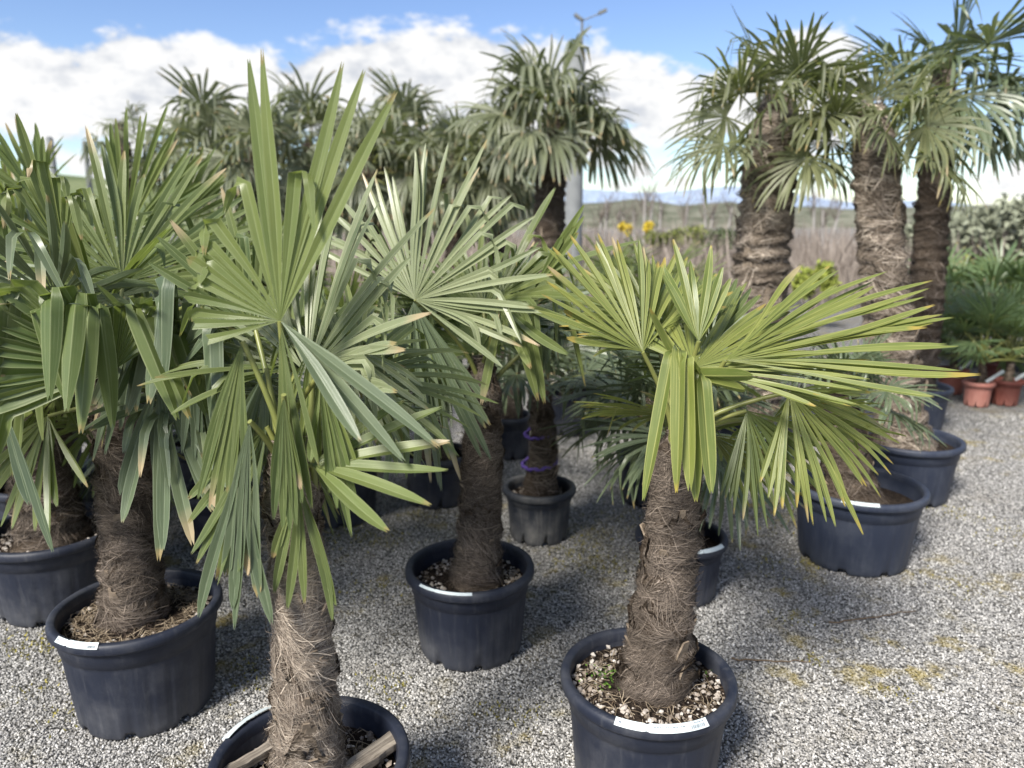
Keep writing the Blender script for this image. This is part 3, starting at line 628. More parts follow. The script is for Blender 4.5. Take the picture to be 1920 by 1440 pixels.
hero_leaf(A, topA, rg, (527, 603, 1.495), (790, 880, 1.45), (.3, -.8, .5), M['leaf_blue'], segs=[(-5, 1.0, None), (2.5, .92, None), (10, .75, None)], droop=.10, cup=.2, split=.3, width=.013, stn=14, pet=False)
hero_leaf(A, topA, rg, (525, 605, 1.50), (570, 960, 1.48), (-.5, -.9, 0), M['leaf'], segs=[(-12, .75, None), (-4, .98, None), (4, .9, None), (12, .6, None)], droop=.05, cup=0, split=.55, width=.011, pet=False)
hero_leaf(A, topA, rg, (575, 700, 1.70), (720, 380, 1.78), (-.55, -.65, .55), M['leaf_pale'], n=32, spread=78, droop=.18, brk=(.5, .58, .75), split=.48, stn=15, R=.46)
hero_leaf(A, topA, rg, (585, 872, 1.50), (838, 890, 1.42), (0, -.55, .85), M['leaf_bright'], segs=[(-52, .8, None), (-36, 1.0, None), (-16, 1.0, None), (-5, 1.02, None), (14, 1.04, None), (31, .95, None)], droop=.05, cup=.06, split=.3, width=.0135, stn=12)
hero_leaf(A, topA, rg, (468, 790, 1.47), (452, 1185, 1.46), (-.2, -1, .1), M['leaf_blue'], segs=[(-11, .82, None), (-6, .95, None), (-2, .72, None), (2, 1.0, None), (5, .9, None), (9, 1.0, None), (13, .75, None)], droop=.02, cup=.0, split=.62, width=.0125, stn=12, base=(535, 905, 1.54))
hero_leaf(A, topA, rg, (560, 900, 1.49), (565, 1155, 1.47), (0, -1, .2), M['leaf'], segs=[(-16, .95, None), (-9, 1.05, None), (-2, .9, None), (5, .95, None), (12, .85, None), (19, .6, None)], droop=.02, cup=.02, split=.4, width=.0095, stn=10, base=(548, 930, 1.55))
hero_leaf(A, topA, rg, (500, 800, 1.56), (395, 1060, 1.52), (-.4, -.9, .2), M['leaf'], n=8, spread=24, droop=.08, split=.5, stn=10)
#hero_leaf(A, topA, rg, (470, 690, 1.72), (350, 480, 1.75), (.3, -.9, .3), M['leaf'], n=26, spread=95, droop=.2, brk=(.5, .55, .8), stn=12, R=.40)
#hero_leaf(A, topA, rg, (640, 760, 1.75), (800, 700, 1.70), (-.2, -.6, .8), M['leaf'], n=22, spread=80, droop=.35, brk=(.4, .5, .75), stn=12, R=.38)
W_ = dict(droop=.03, cup=.02, stn=12, split=.45)
hero_leaf(A, topA, rg, (455, 640, 1.55), (402, 965, 1.53), (-.3, -1, .1), M['leaf'], n=8, spread=12, width=.008, **W_)
hero_leaf(A, topA, rg, (600, 700, 1.50), (650, 970, 1.47), (.3, -1, .1), M['leaf_bright'], n=7, spread=11, width=.008, **W_)
hero_leaf(A, topA, rg, (532, 740, 1.46), (545, 1010, 1.45), (.1, -1, .1), M['leaf'], n=7, spread=9, width=.008, **W_)
hero_leaf(A, topA, rg, (500, 690, 1.60), (468, 905, 1.58), (-.2, -1, .2), M['leaf_blue'], n=9, spread=17, width=.008, **W_)
hero_leaf(A, topA, rg, (640, 640, 1.70), (770, 830, 1.66), (.2, -.8, .5), M['leaf_pale'], n=11, spread=30, droop=.25, stn=12)
hero_leaf(A, topA, rg, (585, 640, 1.62), (600, 900, 1.62), (.0, -1, .2), M['leaf_bright'], n=12, spread=22, droop=.05, stn=11)
hero_leaf(A, topA, rg, (480, 620, 1.68), (430, 470, 1.72), (.1, -1, .2), M['leaf'], n=12, spread=40, droop=.05, brk=(.6, .5, .8), stn=14, R=.32)
hero_fill(A, topA, rg, [(100, 60), (60, 42), (105, 25)], [M['leaf'], M['leaf_blue']], R=.36, plen=.30)

# ---- B: left palm
B = thing('potted_palm', 'left windmill palm with drooping folded leaf tips, white tag folded over its pot rim', 'potted palm', (-1.25, 2.27, 0), GP)
pot(B, .53, .37, M['pot'], 2, npeb=260, trunk_r=.15, straw=800, soil_drop=.06, white=.5)
topB = P(222, 770, 2.27)
trunk(B, (-.02, 0, .285), topB - np.array(B.location), .094, .072, 12, nmat=38, cone_h=.16, nf=12000, bow=.01, nst=30)
rim_tag(B, .53, .37, R_(238), R_(272), seed=2, printed=True)
rg = np.random.default_rng(52)
hero_leaf(B, topB, rg, (215, 692, 1.78), (30, 575, 1.70), (.12, -1, .25), M['leaf_bright'], R=.50, segs=[(-62, .78, .62), (-54, .82, .66), (-46, .85, None), (-38, .9, None), (-30, .95, None), (-22, 1, .66), (-15, 1.05, .62), (-8, 1.1, .6), (-1, 1.1, .58), (6, 1.08, .54), (13, 1.05, .52), (20, 1.0, .47), (27, 1.0, .44), (34, .98, .40),
          (42, .95, .38), (50, .95, .38), (58, .95, .37), (66, .92, .38), (75, .9, .40), (84, .9, .40), (94, .86, .42), (104, .8, .45)], droop=.05, cup=.06, split=.42, width=.0215, stn=18, base=(222, 780, 2.2), tipexp=3)
hero_leaf(B, topB, rg, (340, 655, 1.85), (380, 500, 1.8), (-.2, -.9, .4), M['leaf_blue'], R=.46, n=13, spread=85, droop=.08, brk=(.95, .30, .42), split=.36, stn=18, wid=1.15)
hero_leaf(B, topB, rg, (300, 700, 1.95), (330, 900, 1.9), (0, -1, .1), M['leaf_blue'], n=8, spread=26, droop=.03, split=.55, stn=11, R=.46)
hero_leaf(B, topB, rg, (200, 570, 2.25), (330, 455, 2.1), (-.4, -.3, .9), M['leaf_bright'], n=7, spread=16, droop=.15, brk=(.3, .7, .8), split=.5, stn=12, R=.40, width=.016)
hero_leaf(B, topB, rg, (180, 575, 2.3), (85, 385, 2.25), (.2, -1, .2), M['leaf'], n=6, spread=12, droop=.02, split=.4, stn=10, R=.40, width=.017)
hero_leaf(B, topB, rg, (90, 780, 2.15), (40, 1000, 2.05), (-.3, -.9, .2), M['leaf_bright'], n=12, spread=48, droop=.05, split=.4, stn=10, R=.38)
hero_leaf(B, topB, rg, (265, 560, 1.95), (195, 850, 1.92), (-.2, -1, .1), M['leaf_blue'], n=6, spread=13, width=.011, tipexp=3, **W_)
hero_leaf(B, topB, rg, (372, 565, 1.90), (385, 890, 1.88), (.1, -1, .1), M['leaf_blue'], n=7, spread=12, width=.011, tipexp=3, **W_)
hero_leaf(B, topB, rg, (60, 570, 1.85), (28, 905, 1.83), (-.2, -1, .1), M['leaf'], n=5, spread=13, width=.012, tipexp=3, **W_)
hero_leaf(B, topB, rg, (330, 700, 1.82), (480, 528, 1.72), (-.5, -.7, .5), M['leaf_blue'], segs=[(-3, 1, None), (3, .85, None)], width=.011, pet=False, **W_)
hero_leaf(B, topB, rg, (-5, 730, 1.80), (100, 1035, 1.75), (-.3, -.9, .2), M['leaf_blue'], segs=[(-2, 1, None), (4, .7, None)], width=.012, pet=False, **W_)
hero_leaf(B, topB, rg, (120, 470, 2.1), (60, 300, 2.1), (.2, -1, .2), M['leaf'], n=9, spread=30, droop=.06, brk=(.5, .55, .8), stn=13, R=.36)
hero_fill(B, topB, rg, [(100, 68), (70, 50), (130, 52), (30, 38), (165, 36), (95, 25), (200, 22), (340, 15), (60, 5), (150, 0), (20, -15), (310, 48), (260, 62)], [M['leaf'], M['leaf_blue'], M['leaf']], R=.46, plen=.36)

# ---- D: middle palm
D_ = thing('potted_palm', 'middle windmill palm in a black pot with a narrow white strip on its rim', 'potted palm', (-0.16, 2.62, 0), GP)
pot(D_, .49, .34, M['pot'], 3, npeb=420, trunk_r=.12, straw=60, soil_drop=.075, white=.62)
topD = P(905, 735, 2.62)
trunk(D_, (.02, 0, .255), topD - np.array(D_.location), .084, .060, 13, nmat=38, cone_h=.16, nf=10000, bow=.015, nst=14, flen=(.06, .14))
rim_tag(D_, .49, .34, R_(225), R_(275), seed=3, wid=.011)
rg = np.random.default_rng(63)
hero_leaf(D_, topD, rg, (778, 562, 2.45), (905, 345, 2.5), (-.25, -.8, .55), M['leaf_pale'], n=42, spread=92, droop=.10, brk=(.32, .62, .82), split=.46, stn=15, R=.50, base=(900, 740, 2.6), shrink=.12)
hero_leaf(D_, topD, rg, (775, 566, 2.44), (830, 880, 2.42), (0, -1, .1), M['leaf_blue'], n=15, spread=30, droop=.02, split=.5, stn=11, R=.62, pet=False)
hero_leaf(D_, topD, rg, (930, 560, 2.50), (1060, 520, 2.40), (-.1, -.7, .7), M['leaf'], n=22, spread=75, droop=.1, brk=(.85, .38, .55), split=.42, stn=16, R=.52)
hero_leaf(D_, topD, rg, (1000, 545, 2.45), (1112, 393, 2.38), (-.3, -.9, .3), M['leaf_bright'], n=6, spread=5, droop=.01, split=.5, stn=9, width=.010)
hero_leaf(D_, topD, rg, (900, 660, 2.68), (865, 540, 2.85), (0, -.8, .5), M['leaf_bright'], n=26, spread=85, droop=.1, split=.5, stn=10, R=.34)
#hero_leaf(D_, topD, rg, (960, 650, 2.6), (1040, 720, 2.5), (.2, -.8, .5), M['leaf'], n=20, spread=70, droop=.3, split=.45, stn=10, R=.36)
hero_fill(D_, topD, rg, [(95, 70), (60, 55), (130, 50), (20, 40), (170, 35), (80, 25)], [M['leaf'], M['leaf_blue'], M['leaf_bright']], R=.40, plen=.32)

# ---- E: front right palm with yellowish leaves
E_ = thing('potted_palm', 'front right windmill palm with yellow green leaves and barcode tag on its pot', 'potted palm', (0.39, 1.91, 0), GP)
pot(E_, .50, .35, M['pot'], 4, npeb=430, trunk_r=.12, straw=260, soil_drop=.05, white=.58)
topE = P(1272, 850, 1.91)
trunk(E_, (.02, .01, .27), topE - np.array(E_.location), .094, .058, 14, nmat=38, cone_h=.07, nf=14000, bow=.006, nst=30)
rim_tag(E_, .50, .35, R_(240), R_(298), seed=4, printed=True, wid=.023)
rg = np.random.default_rng(74); LY = M['leaf_yellow']
hero_leaf(E_, topE, rg, (1300, 690, 1.82), (1470, 560, 2.15), (-.25, -.55, .85), LY, n=36, spread=88, droop=.06, cup=.05, split=.45, stn=11, R=.44, wid=.9)
hero_leaf(E_, topE, rg, (1360, 676, 1.80), (1795, 572, 1.94), (-.05, -.52, .86), LY, n=23, spread=31, wid=1.1, droop=.03, cup=.04, split=.55, stn=12, R=.58, shrink=.18)
hero_leaf(E_, topE, rg, (1275, 700, 1.76), (1285, 590, 1.60), (0, -.6, .8), LY, segs=[(-34, .95, .22), (-22, .98, .20), (-4, 1.05, .22), (6, 1.1, .22), (16, 1.1, .2), (26, .5, None), (-60, .5, None), (-48, .62, None)], droop=.02, cup=.02, split=.2, width=.0165, stn=18, R=.40, tipexp=7, tgtj=.03)
hero_leaf(E_, topE, rg, (1480, 735, 1.84), (1590, 900, 1.80), (.25, -.8, .5), M['leaf_yellow'], n=26, spread=66, droop=.22, cup=.04, split=.42, stn=11, R=.36)
hero_leaf(E_, topE, rg, (1400, 770, 1.86), (1470, 930, 1.84), (.1, -.9, .3), M['leaf'], n=20, spread=50, droop=.1, split=.42, stn=10, R=.30)
hero_leaf(E_, topE, rg, (1205, 660, 1.88), (1110, 500, 2.02), (.35, -.6, .6), LY, n=24, spread=62, droop=.06, split=.5, stn=10, R=.36, jit=.6)
hero_leaf(E_, topE, rg, (1235, 620, 2.0), (1190, 480, 2.2), (.1, -.7, .6), M['leaf_yellow'], n=24, spread=75, droop=.05, split=.45, stn=10, R=.29)
#hero_leaf(E_, topE, rg, (1175, 650, 1.95), (1040, 570, 2.05), (.1, -.6, .8), M['leaf'], n=24, spread=80, droop=.18, split=.45, stn=10, R=.30)
hero_leaf(E_, topE, rg, (1330, 650, 2.0), (1330, 540, 2.2), (0, -.6, .8), M['leaf'], n=26, spread=90, droop=.05, split=.5, stn=10, R=.28)
hero_leaf(E_, topE, rg, (1310, 640, 1.86), (1300, 560, 1.92), (0, -.8, .5), M['leaf_yellow'], n=7, spread=30, droop=.0, split=.3, stn=9, R=.26, width=.010)
hero_fill(E_, topE, rg, [(100, 42), (60, 30), (20, 12), (70, 8), (45, -4)], [M['leaf'], M['leaf_yellow']], R=.36, plen=.30, brk=(.08, .5, .7))
# weeds in the pot of E
wb = MB(); rng = np.random.default_rng(9)
for q in range(150):
    cx, cy = (-.13, .05) if q < 80 else (-.095, -.02)
    if q > 135: cx, cy = .15, .06
    p = np.array([cx + rng.normal(0, .025), cy + rng.normal(0, .02), .302 + rng.uniform(0, .02)]); a = rng.uniform(0, 6.28); o_ = np.array([math.cos(a), math.sin(a), rng.uniform(0, .5)]); s_ = np.array([-math.sin(a), math.cos(a), 0]); l = rng.uniform(.005, .012)
    wb.add([p, p + o_ * l * .5 + s_ * l * .45, p + o_ * l, p + o_ * l * .5 - s_ * l * .45], [[0, 1, 2, 3]], None, rng.random())
obj('weeds', wb.mesh('weeds', M['weed']), E_, kind='stuff', label='small green weeds growing in the pot')
# planks lying in pot A
def on_plane(px, py, z):
    dd = P(px, py, 1) - CAM; return CAM + dd * ((z - CAM[2]) / dd[2])
for (e0, e1, zz, lab) in [((640, 1455), (752, 1378), .315, 'grey weathered board end lying in the front pot, right of the trunk'), ((425, 1450), (512, 1398), .312, 'narrow weathered board end lying in the front pot, left of the trunk')]:
    q0, q1 = on_plane(*e0, zz), on_plane(*e1, zz); mid_ = (q0 + q1) / 2; cx, cy, cz = mid_[0] + .49, mid_[1] - 1.57, zz; L_ = np.linalg.norm(q1 - q0); rz = math.atan2(q1[1] - q0[1], q1[0] - q0[0]); rt = 0.0
    pb = MB(); rr_ = np.random.default_rng(int(cx * 1000) + 500); n = 9; xs = np.linspace(-L_ / 2, L_ / 2, n); wv = .024 if cx > 0 else .014
    ring = np.array([[-1, -1], [1, -1], [1, 1], [-1, 1]])
    V = np.array([[x, rx * wv + rr_.normal(0, .0012), rz_ * .009 + rr_.normal(0, .0012)] for x in xs for rx, rz_ in ring]); i = np.arange(n - 1)[:, None] * 4; j = np.arange(4)[None]; j2 = (j + 1) % 4
    pb.add(V, np.stack([i + j, i + j2, i + 4 + j2, i + 4 + j], -1).reshape(-1, 4)); pb.add(V[:4], [[3, 2, 1, 0]]); pb.add(V[-4:], [[0, 1, 2, 3]])
    obj('wooden_board', pb.mesh('wooden_board', M['wood'], False), None, (-.49 + cx, 1.57 + cy, cz), (0, rt, rz), label=lab, category='board')
# twigs on the gravel
for (p0, p1, lab) in [((1372, 1240), (1520, 1246), 'thin straight dry twig on gravel right of the front right pot'), ((1555, 1172), (1715, 1150), 'faint thin dry stalk on the gravel in front of the wide right pot')]:
    q = []
    for p in (p0, p1):
        dd = P(*p, 1) - CAM; q.append(CAM + dd * (-CAM[2] / dd[2]))
    tb = MB(); pts = np.linspace(q[0], q[1], 12); pts[:, 2] = .010; pts[:, 1] += np.random.default_rng(3).normal(0, .003, 12); c0 = pts[0].copy(); tube(tb, pts - c0, np.linspace(.0035, .0018, 12), 6)
    obj('dry_twig', tb.mesh('dry_twig', M['twig']), None, tuple(c0), label=lab, category='twig')

# ================================================================ PALMS FURTHER BACK
def potted(loc, D, h, seed, label, kind='mid', trunk_top=.8, tr=(.09, .07), nl=16, sc_=1.0, mat='pot', nf=1500, group=None, tag=None, lean=(0, 0), emin=2, emax=80, fw=.0012, pale=False, name='potted_palm', npeb=0, nst=8, taper=.8, white=.5, drop=.06):
    t = thing(name, label, 'potted palm', (loc[0], loc[1], 0), group)
    pot(t, D, h, M[mat], seed, npeb=npeb, trunk_r=tr[0], soil_drop=drop, taper=taper, white=white)
    top = np.array([lean[0], lean[1], trunk_top]); trunk(t, (0, 0, h - drop - .02), top, tr[0], tr[1], seed, nf=nf, nst=nst, fw=fw, pale=pale, flen=(.06, .13), cone_h=.18 if trunk_top < 1.5 else .4, nmat=10 if trunk_top < 1.5 else 40)
    crown(t, top - [0, 0, .03], kind, nl, seed + 5, sc_, emin=emin, emax=emax)
    if tag: rim_tag(t, D, h, *tag, wid=.018)
    return t
GM = 'windmill palms in black pots behind the front row'
potted((-1.95, 2.95), .56, .35, 31, 'shaded palm in a wide black pot at the left edge, behind the left front palm', 'mid', .82, (.125, .11), 14, 1.05, nf=4000, npeb=500, group=GM)
Q32 = potted((-2.35, 3.55), .50, .35, 32, 'leafy palm hugging the left edge above the shaded wide pot', 'midb', .95, (.10, .09), 13, 1.1, group=GM)
Q33 = potted((-1.80, 4.25), .50, .36, 33, 'bushy palm with upright fans rising behind the left front palm', 'mid', 1.05, (.11, .09), 13, 1.1, group=GM)
potted((-1.47, 3.55), .38, .30, 34, 'small palm in a dark pot with a red marker beside the left front trunk', 'midb', .62, (.08, .07), 13, .9, group=GM)
potted((-.95, 3.9), .46, .34, 35, 'palm hidden behind the upright fan of the front palm', 'mid', .75, (.09, .08), 11, .95, group=GM)
potted((-.44, 4.15), .42, .30, 36, 'dark potted palm directly left of the middle palm trunk', 'midb', .62, (.10, .08), 8, .8, emin=15, group=GM)
potted((0.14, 3.64), .38, .28, 37, 'small palm with purple mesh bands round its stem in a dusty grey pot', 'midb', .78, (.085, .055), 8, .74, emin=20, mat='pot_dusty', taper=.78, npeb=120, white=.3, group=GM)
potted((0.74, 3.04), .40, .28, 38, 'palm in a small black pot partly hidden behind the front right trunk', 'midb', .78, (.085, .07), 13, .78, group=GM, tag=(R_(268), R_(318)), lean=(-.04, 0))
potted((0.80, 4.15), .38, .28, 39, 'palm in a black pot with dark drooping leaves, just left of the front right trunk', 'midb', .72, (.09, .075), 9, .8, group=GM)
potted((0.47, 5.6), .42, .32, 40, 'palm in a black pot behind the purple banded palm', 'mid', .6, (.09, .07), 9, .85, emin=15, group=GM)
potted((-.02, 5.0), .34, .30, 44, 'slim dark potted palm half hidden by the middle palm trunk', 'midb', .6, (.07, .06), 7, .75, emin=20, group=GM)
potted((1.67, 3.40), .61, .38, 41, 'low palm in a wide faded black tub at the right', 'midb', .80, (.13, .08), 11, .58, mat='pot_bluegrey', group=GM, tag=(R_(232), R_(262)), lean=(-.10, .06), drop=.09)
potted((1.25, 6.3), .45, .34, 45, 'broad leaved green palm in the gap left of the thick tall trunk', 'mid', .75, (.08, .07), 12, 1.0, group=GM)
potted((.95, 7.2), .45, .34, 46, 'small upright palm in front of the yellow blossom shrub', 'mid', .85, (.07, .06), 10, .95, group=GM)
potted((-1.75, 5.0), .46, .34, 47, 'palm at mid distance above the fence side left of the front fan', 'mid', 1.0, (.10, .08), 12, 1.1, group=GM)
potted((-3.0, 4.6), .46, .34, 48, 'palm cut by the left edge with tall pointed fan leaves', 'mid', 1.15, (.10, .08), 13, 1.15, group=GM)
rg = np.random.default_rng(88)
for pal, hub, tip, n_, sp_, mt_ in ((Q33, (235, 440, 3.1), (345, 225, 3.1), 17, 34, 'leaf_bright'), (Q32, (78, 385, 3.1), (5, 225, 3.1), 12, 36, 'leaf_bright'), (Q33, (330, 420, 3.2), (430, 300, 3.2), 14, 30, 'leaf')):
    hero_leaf(pal, np.array(pal.location) + [0, 0, .9], rg, hub, tip, (.1, -.95, .2), M[mt_], n=n_, spread=sp_, droop=.02, split=.5, stn=10)
GT = 'tall windmill palms on thick trunks at the right'
potted((1.60, 4.85), .62, .36, 51, 'tall palm with the thickest trunk, left of the three at the right', 'tall', 2.08, (.19, .155), 14, .80, mat='pot_bluegrey', nf=5000, fw=.002, pale=True, group=GT, nst=40, lean=(.02, 0), emin=2)
potted((2.34, 4.25), .62, .36, 52, 'tall palm with brown shaggy trunk, middle of the three at the right', 'tall', 1.98, (.14, .12), 11, .72, mat='pot_bluegrey', nf=4000, fw=.002, pale=True, group=GT, nst=25, lean=(-.26, .2), emin=0)
potted((3.2, 5.75), .52, .34, 53, 'tall palm with dark slim trunk and highest crown at the right edge', 'midb', 2.48, (.13, .11), 16, 1.22, mat='pot_bluegrey', nf=2500, fw=.002, group=GT, nst=15, lean=(-.02, .1), emin=-30)
potted((5.0, 5.6), .52, .34, 54, 'palm whose leaf tips hang in from the right edge', 'tall', 2.35, (.14, .12), 14, .95, mat='pot_bluegrey', nf=500, fw=.002, group=GT, nst=5, emin=-30)
# purple mesh bands on the small palm, red marker
for z, rr_ in ((.40, .086), (.56, .073)):
    bm_ = MB(); a = np.linspace(0, 2 * np.pi, 50); tube(bm_, np.stack([rr_ * np.cos(a), rr_ * np.sin(a), .004 * np.sin(a * 9) + .012 * np.sin(a + 1)], -1), .009 + .003 * np.sin(a * 17), 6, cap=False)
    obj('mesh_band', bm_.mesh('mesh_band', M['purple']), None, (0.14, 3.64, z), label='lower purple mesh band round the small palm stem' if z < .5 else 'upper purple mesh band round the small palm stem', category='band')
rb_ = MB(); lathe(rb_, [(0.001, 0), (.028, .004), (.032, .02), (.030, .045), (.018, .058), (.001, .062)], 20); obj('red_marker', rb_.mesh('red_marker', M['red']), None, tuple(P(372, 868, 3.44)), label='small red plastic marker lying in a dark pot on the left', category='marker')

# row of palms across the background
GB = 'row of tall palms across the background'
spec = [(235, 9.5, 2.5, .8, 'slim bare topped palm far left, alone against the white cloud'), (395, 9.5, 2.35, .95, 'leftmost palm of the dense background row'), (470, 8.2, 2.15, .9, 'background palm directly behind the tallest front leaf tips'), (585, 9.8, 2.35, .95, 'background palm behind the right tips of the front fan'),
        (690, 9.0, 2.1, .92, 'background palm just right of the front fan'), (770, 10.2, 2.45, .95, 'background palm rising into the blue cloud gap'), (850, 8.8, 2.05, .9, 'background palm above the middle palm fan'), (930, 9.8, 2.25, .95, 'background palm left of the brown trunked one'), (1028, 7.9, 2.36, 1.04, 'brown trunked background palm in front of the concrete pole')]
for i, (px, Y, ztop, s_, lab) in enumerate(spec):
    x = P(px, 300, Y)[0]; t = thing('palm_tree', lab, 'palm tree', (x, Y, 0), GB)
    trunk(t, (0, 0, -.02), (.03 * (i % 3 - 1), 0, ztop), .17 if px == 1028 else .12, .15 if px == 1028 else .10, 200 + i, nf=900, fw=.003, nst=6, flen=(.08, .2), cone_h=.35)
    crown(t, (0, 0, ztop), 'far', 28 if i else 8, 300 + i, s_ * (1 if i else .8), emin=-8 if px == 1028 else -60, emax=80)

# seedlings in terracotta pots at the right
GS = 'small palms in terracotta pots at the right edge'
seeds = [(1843, 766, .26, 'terracotta_pale', .62, 'small palm in the pale pinkish terracotta pot nearest the camera'), (1794, 742, .28, 'terracotta', .66, 'small palm in the red terracotta pot beside the tall trunks'), (1897, 764, .27, 'terracotta', .62, 'small palm in the red terracotta pot at the right edge'), (1866, 722, .26, 'terracotta', .70, 'small palm in a red terracotta pot behind the pale one'),
         (1832, 690, .30, 'pot', .85, 'small palm in a black pot behind the terracotta pots, left one'), (1886, 688, .30, 'pot', .9, 'small palm in a black pot behind the terracotta pots, right one'), (1780, 668, .30, 'pot', .85, 'small palm in a black pot next to the dark slim trunk'), (1925, 700, .3, 'pot', .9, 'small palm in a black pot cut by the right edge')]
for i, (px, py, D, mt_, ht, lab) in enumerate(seeds):
    dd = P(px, py, 1) - CAM; c0 = CAM + dd * (-CAM[2] / dd[2]); t = thing('potted_seedling', lab, 'potted palm', (c0[0], c0[1] + D * .4, 0), GS)
    h = D * .86; pot(t, D, h, M[mt_], 70 + i, taper=.74, ribs=12, soil_drop=.03)
    top = np.array([0, 0, h + .16]); trunk(t, (0, 0, h - .05), top, .035, .025, 80 + i, nf=200, nst=0, fw=.0015, flen=(.04, .08)); crown(t, top, 'small', 15, 400 + i, 1.15 * ht / .62, emin=5, emax=82)
    if i < 3:
        tb = MB(); box(tb, (0, 0, .05), (.035, .0015, .16)); obj('plant_tag', tb.mesh('plant_tag', M['tag'], False), t, (.03, -D * .35, h + .03), (.5, .7, .3))

# ================================================================ NURSERY BEYOND
def leaf_cloud(mb, rng, c, r, n, size, mat=0, shell=.5):
    d = unit(rng.normal(0, 1, (n, 3))); rad = (shell + (1 - shell) * rng.random(n))[:, None] * (1 + .25 * np.sin(d[:, :1] * 7 + d[:, 2:] * 5))
    p = c + d * rad * r; u = unit(rng.normal(0, 1, (n, 3))); w = unit(np.cross(u, rng.normal(0, 1, (n, 3)))); s = (size * rng.uniform(.5, 1.3, n))[:, None]
    V = np.stack([p - u * s, p + w * s * .45, p + u * s, p - w * s * .45], 1); mb.add(V, np.arange(n * 4).reshape(-1, 4), None, np.repeat(np.clip(rng.normal(.5, .25, n), 0, 1), 4), mat)
def shrub(px, pybase, pytop, Y, wpx, mat, label, group, seed, name='shrub', n=1500, size=.06):
    rng = np.random.default_rng(seed); b = P(px, pybase, Y); tp = P(px, pytop, Y); zt = tp[2]; wd = wpx / FPX * Y; z0 = max(0, b[2])
    t = thing(name, label, 'shrub', (b[0], Y, 0), group); sb = MB()
    for q in range(5): a = rng.uniform(0, 6.28); tube(sb, [[0, 0, 0], [math.cos(a) * wd * .1, math.sin(a) * wd * .1, zt * .5], [math.cos(a) * wd * .22, math.sin(a) * wd * .2, zt * .85]], [.025, .018, .006], 5, r=rng.random())
    obj('stem', sb.mesh('stem', M['twigs']), t); fb = MB()
    for q in range(7): leaf_cloud(fb, rng, np.array([rng.uniform(-.32, .32) * wd, rng.uniform(-.3, .3) * wd, z0 + (zt - z0) * rng.uniform(.3, .72)]), np.array([wd * .26, wd * .26, (zt - z0) * .33]), n // 7, size, 0, .25)
    obj('foliage', fb.mesh('foliage', M[mat]), t); return t
GH = 'shrubs in the nursery rows behind the palms'
shrub(1245, 470, 428, 17, 70, 'shrub', 'olive green shrub right of the second yellow blossom', GH, 1); shrub(1300, 472, 418, 17.5, 70, 'shrub', 'olive green shrub in the middle of the hedge line', GH, 2); shrub(1350, 475, 425, 17, 60, 'shrub_dark', 'darker green shrub of the hedge line next to the thick trunk', GH, 3)
shrub(1172, 444, 418, 18, 20, 'flower', 'yellow blossoming shrub, left of the two', GH, 4, n=700); shrub(1216, 440, 416, 18, 18, 'flower', 'yellow blossoming shrub, right of the two', GH, 5, n=700)
shrub(1525, 560, 492, 11, 70, 'shrub_lime', 'lime green shrub between the thick and the brown trunk', GH, 6, n=1500, size=.05); shrub(1665, 560, 470, 12, 50, 'shrub_lime', 'yellow green shrub between the brown and the dark trunk', GH, 7, n=1200, size=.05)
shrub(1800, 500, 372, 15, 240, 'shrub_grey', 'large pale grey green shrub behind the terracotta pots', GH, 8, n=6000, size=.08); shrub(1925, 500, 368, 14, 160, 'shrub_grey', 'large pale grey green shrub at the right edge', GH, 9, n=4000, size=.08); shrub(1690, 500, 400, 16, 90, 'shrub_grey', 'grey green shrub seen between the brown and dark trunks', GH, 10, n=2500, size=.08)
shrub(1860, 560, 480, 11.5, 190, 'shrub', 'dull green shrub behind the seedlings, under the grey one', GH, 11, n=3000, size=.06)
# mass of bare twiggy bushes (stuff)
rng = np.random.default_rng(77); tw = MB()
for q in range(9000):
    px = rng.uniform(560, 1960); Y = rng.uniform(13, 26); b = P(px, 410, Y); l = rng.uniform(.5, 1.35) * (1 if Y < 20 else 1.15); base = np.array([b[0], Y, rng.uniform(0, .35)]); e = np.array([rng.normal(0, .22), rng.normal(0, .22), 1]) * l; w = np.array([rng.uniform(.006, .02), 0, 0])
    m_ = base + e * .55 + rng.normal(0, .05, 3)
    tw.add([base - w, base + w, m_ + w * .7, m_ - w * .7, base + e], [[0, 1, 2, 3]], None, rng.random()); tw.add([m_ - w * .7, m_ + w * .7, base + e], [[0, 1, 2]], None, rng.random())
obj('bare_bushes', tw.mesh('bare_bushes', M['twigs'], False), kind='stuff', label='mass of bare brownish bushes in the nursery field', category='bushes')
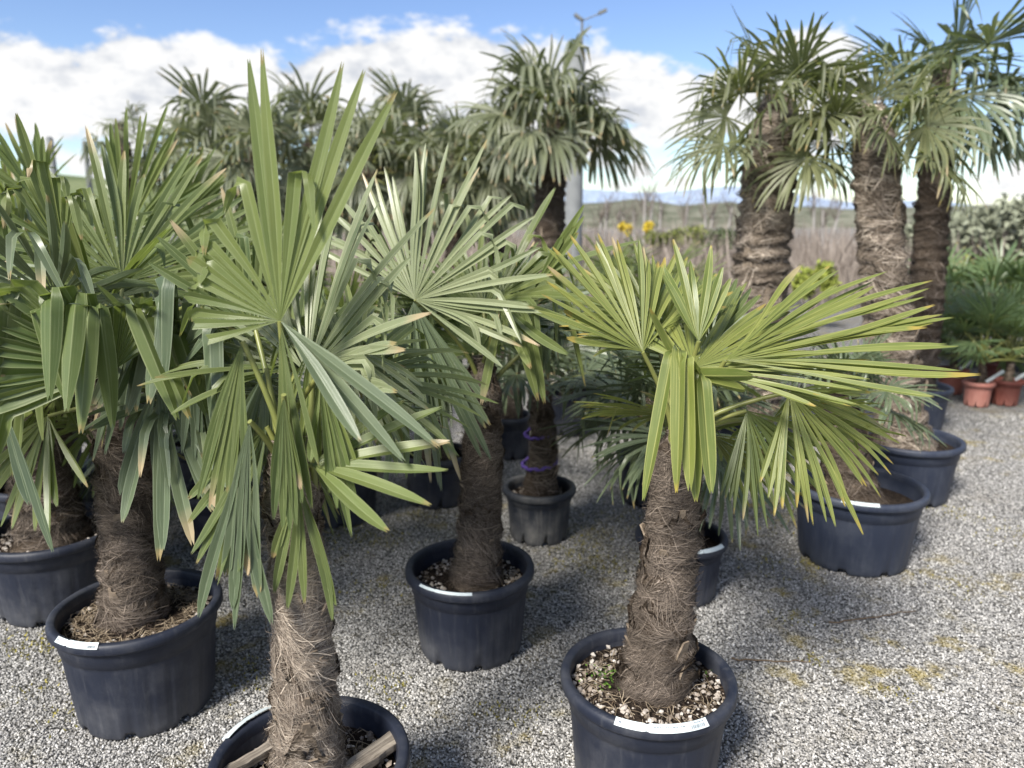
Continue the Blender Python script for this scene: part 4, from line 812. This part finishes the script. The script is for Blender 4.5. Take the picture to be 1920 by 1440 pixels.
# staked young trees with pale stems
GY = 'young bare trees with pale stems in the nursery field'
NUM = 'first second third fourth fifth sixth seventh eighth ninth tenth eleventh twelfth thirteenth fourteenth fifteenth sixteenth seventeenth'.split()
ys = [1125, 1138, 1158, 1172, 1190, 1206, 1216, 1240, 1284, 1322, 1334, 1368, 1520, 1545, 1565, 760, 900]
for i, px in enumerate(ys):
    rng = np.random.default_rng(900 + i); Y = 19 + (i * 7 % 5); b = P(px, 430, Y); ht = rng.uniform(1.7, 2.3); t = thing('young_tree', 'young bare tree with thin pale stem, %s from the left in the distant nursery row' % NUM[sorted(ys).index(px)], 'tree', (b[0], Y, 0), GY)
    tb = MB(); tube(tb, [[0, 0, 0], [rng.normal(0, .04), 0, ht * .5], [rng.normal(0, .07), 0, ht]], [.05, .042, .02], 6, r=.8); obj('trunk', tb.mesh('trunk', M['bark_pale']), t)
    cb = MB()
    for q in range(26):
        a = rng.uniform(0, 6.28); z = rng.uniform(ht * .7, ht); l = rng.uniform(.25, .7); tube(cb, [[0, 0, z], [math.cos(a) * l * .4, math.sin(a) * l * .4, z + l * .5], [math.cos(a) * l * .55, math.sin(a) * l * .55, z + l]], [.010, .006, .002], 3, r=rng.random() * .6, cap=False)
    obj('crown', cb.mesh('crown', M['twigs']), t)
# poles
pl = P(1081, 90, 14); t = thing('concrete_pole', 'thick concrete pole with a bracket lamp behind the brown trunked palm', 'pole', (pl[0], 14, 0)); pb = MB(); lathe(pb, [(.17, 0), (.15, pl[2] - .02), (.14, pl[2]), (.001, pl[2] + .005)], 24); obj('shaft', pb.mesh('shaft', M['concrete']), t)
mb = MB(); tube(mb, [[.09, 0, pl[2] - .3], [.09, 0, pl[2] + .48]], .022, 8); obj('mast', mb.mesh('mast', M['steel']), t)
mb = MB(); tube(mb, [[.09, 0, pl[2] + .44], [.30, 0, pl[2] + .52], [.44, 0, pl[2] + .57]], .011, 6); tube(mb, [[.09, 0, pl[2] + .44], [-.03, 0, pl[2] + .50]], .016, 6); obj('bracket', mb.mesh('bracket', M['steel']), t)
mb = MB(); box(mb, (.44, 0, pl[2] + .585), (.15, .08, .05), np.array(Matrix.Rotation(-.4, 3, 'Y'))); box(mb, (.02, 0, pl[2] + .50), (.16, .07, .05), np.array(Matrix.Rotation(.6, 3, 'Y'))); obj('lamp_head', mb.mesh('lamp_head', M['steel'], False), t)
for i, (px, pt, Y, lab) in enumerate([(92, 256, 12, 'grey fence post at the far left, the taller left one'), (158, 264, 12.5, 'grey fence post at the far left, the slimmer right one')]):
    p = P(px, pt, Y); mb = MB(); lathe(mb, [(.055 - .012 * i, 0), (.05 - .012 * i, p[2] - .03), (.03, p[2]), (.001, p[2] + .005)], 14); obj('fence_post', mb.mesh('fence_post', M['concrete']), None, (p[0], Y, 0), label=lab, category='post', group='fence posts at the far left')
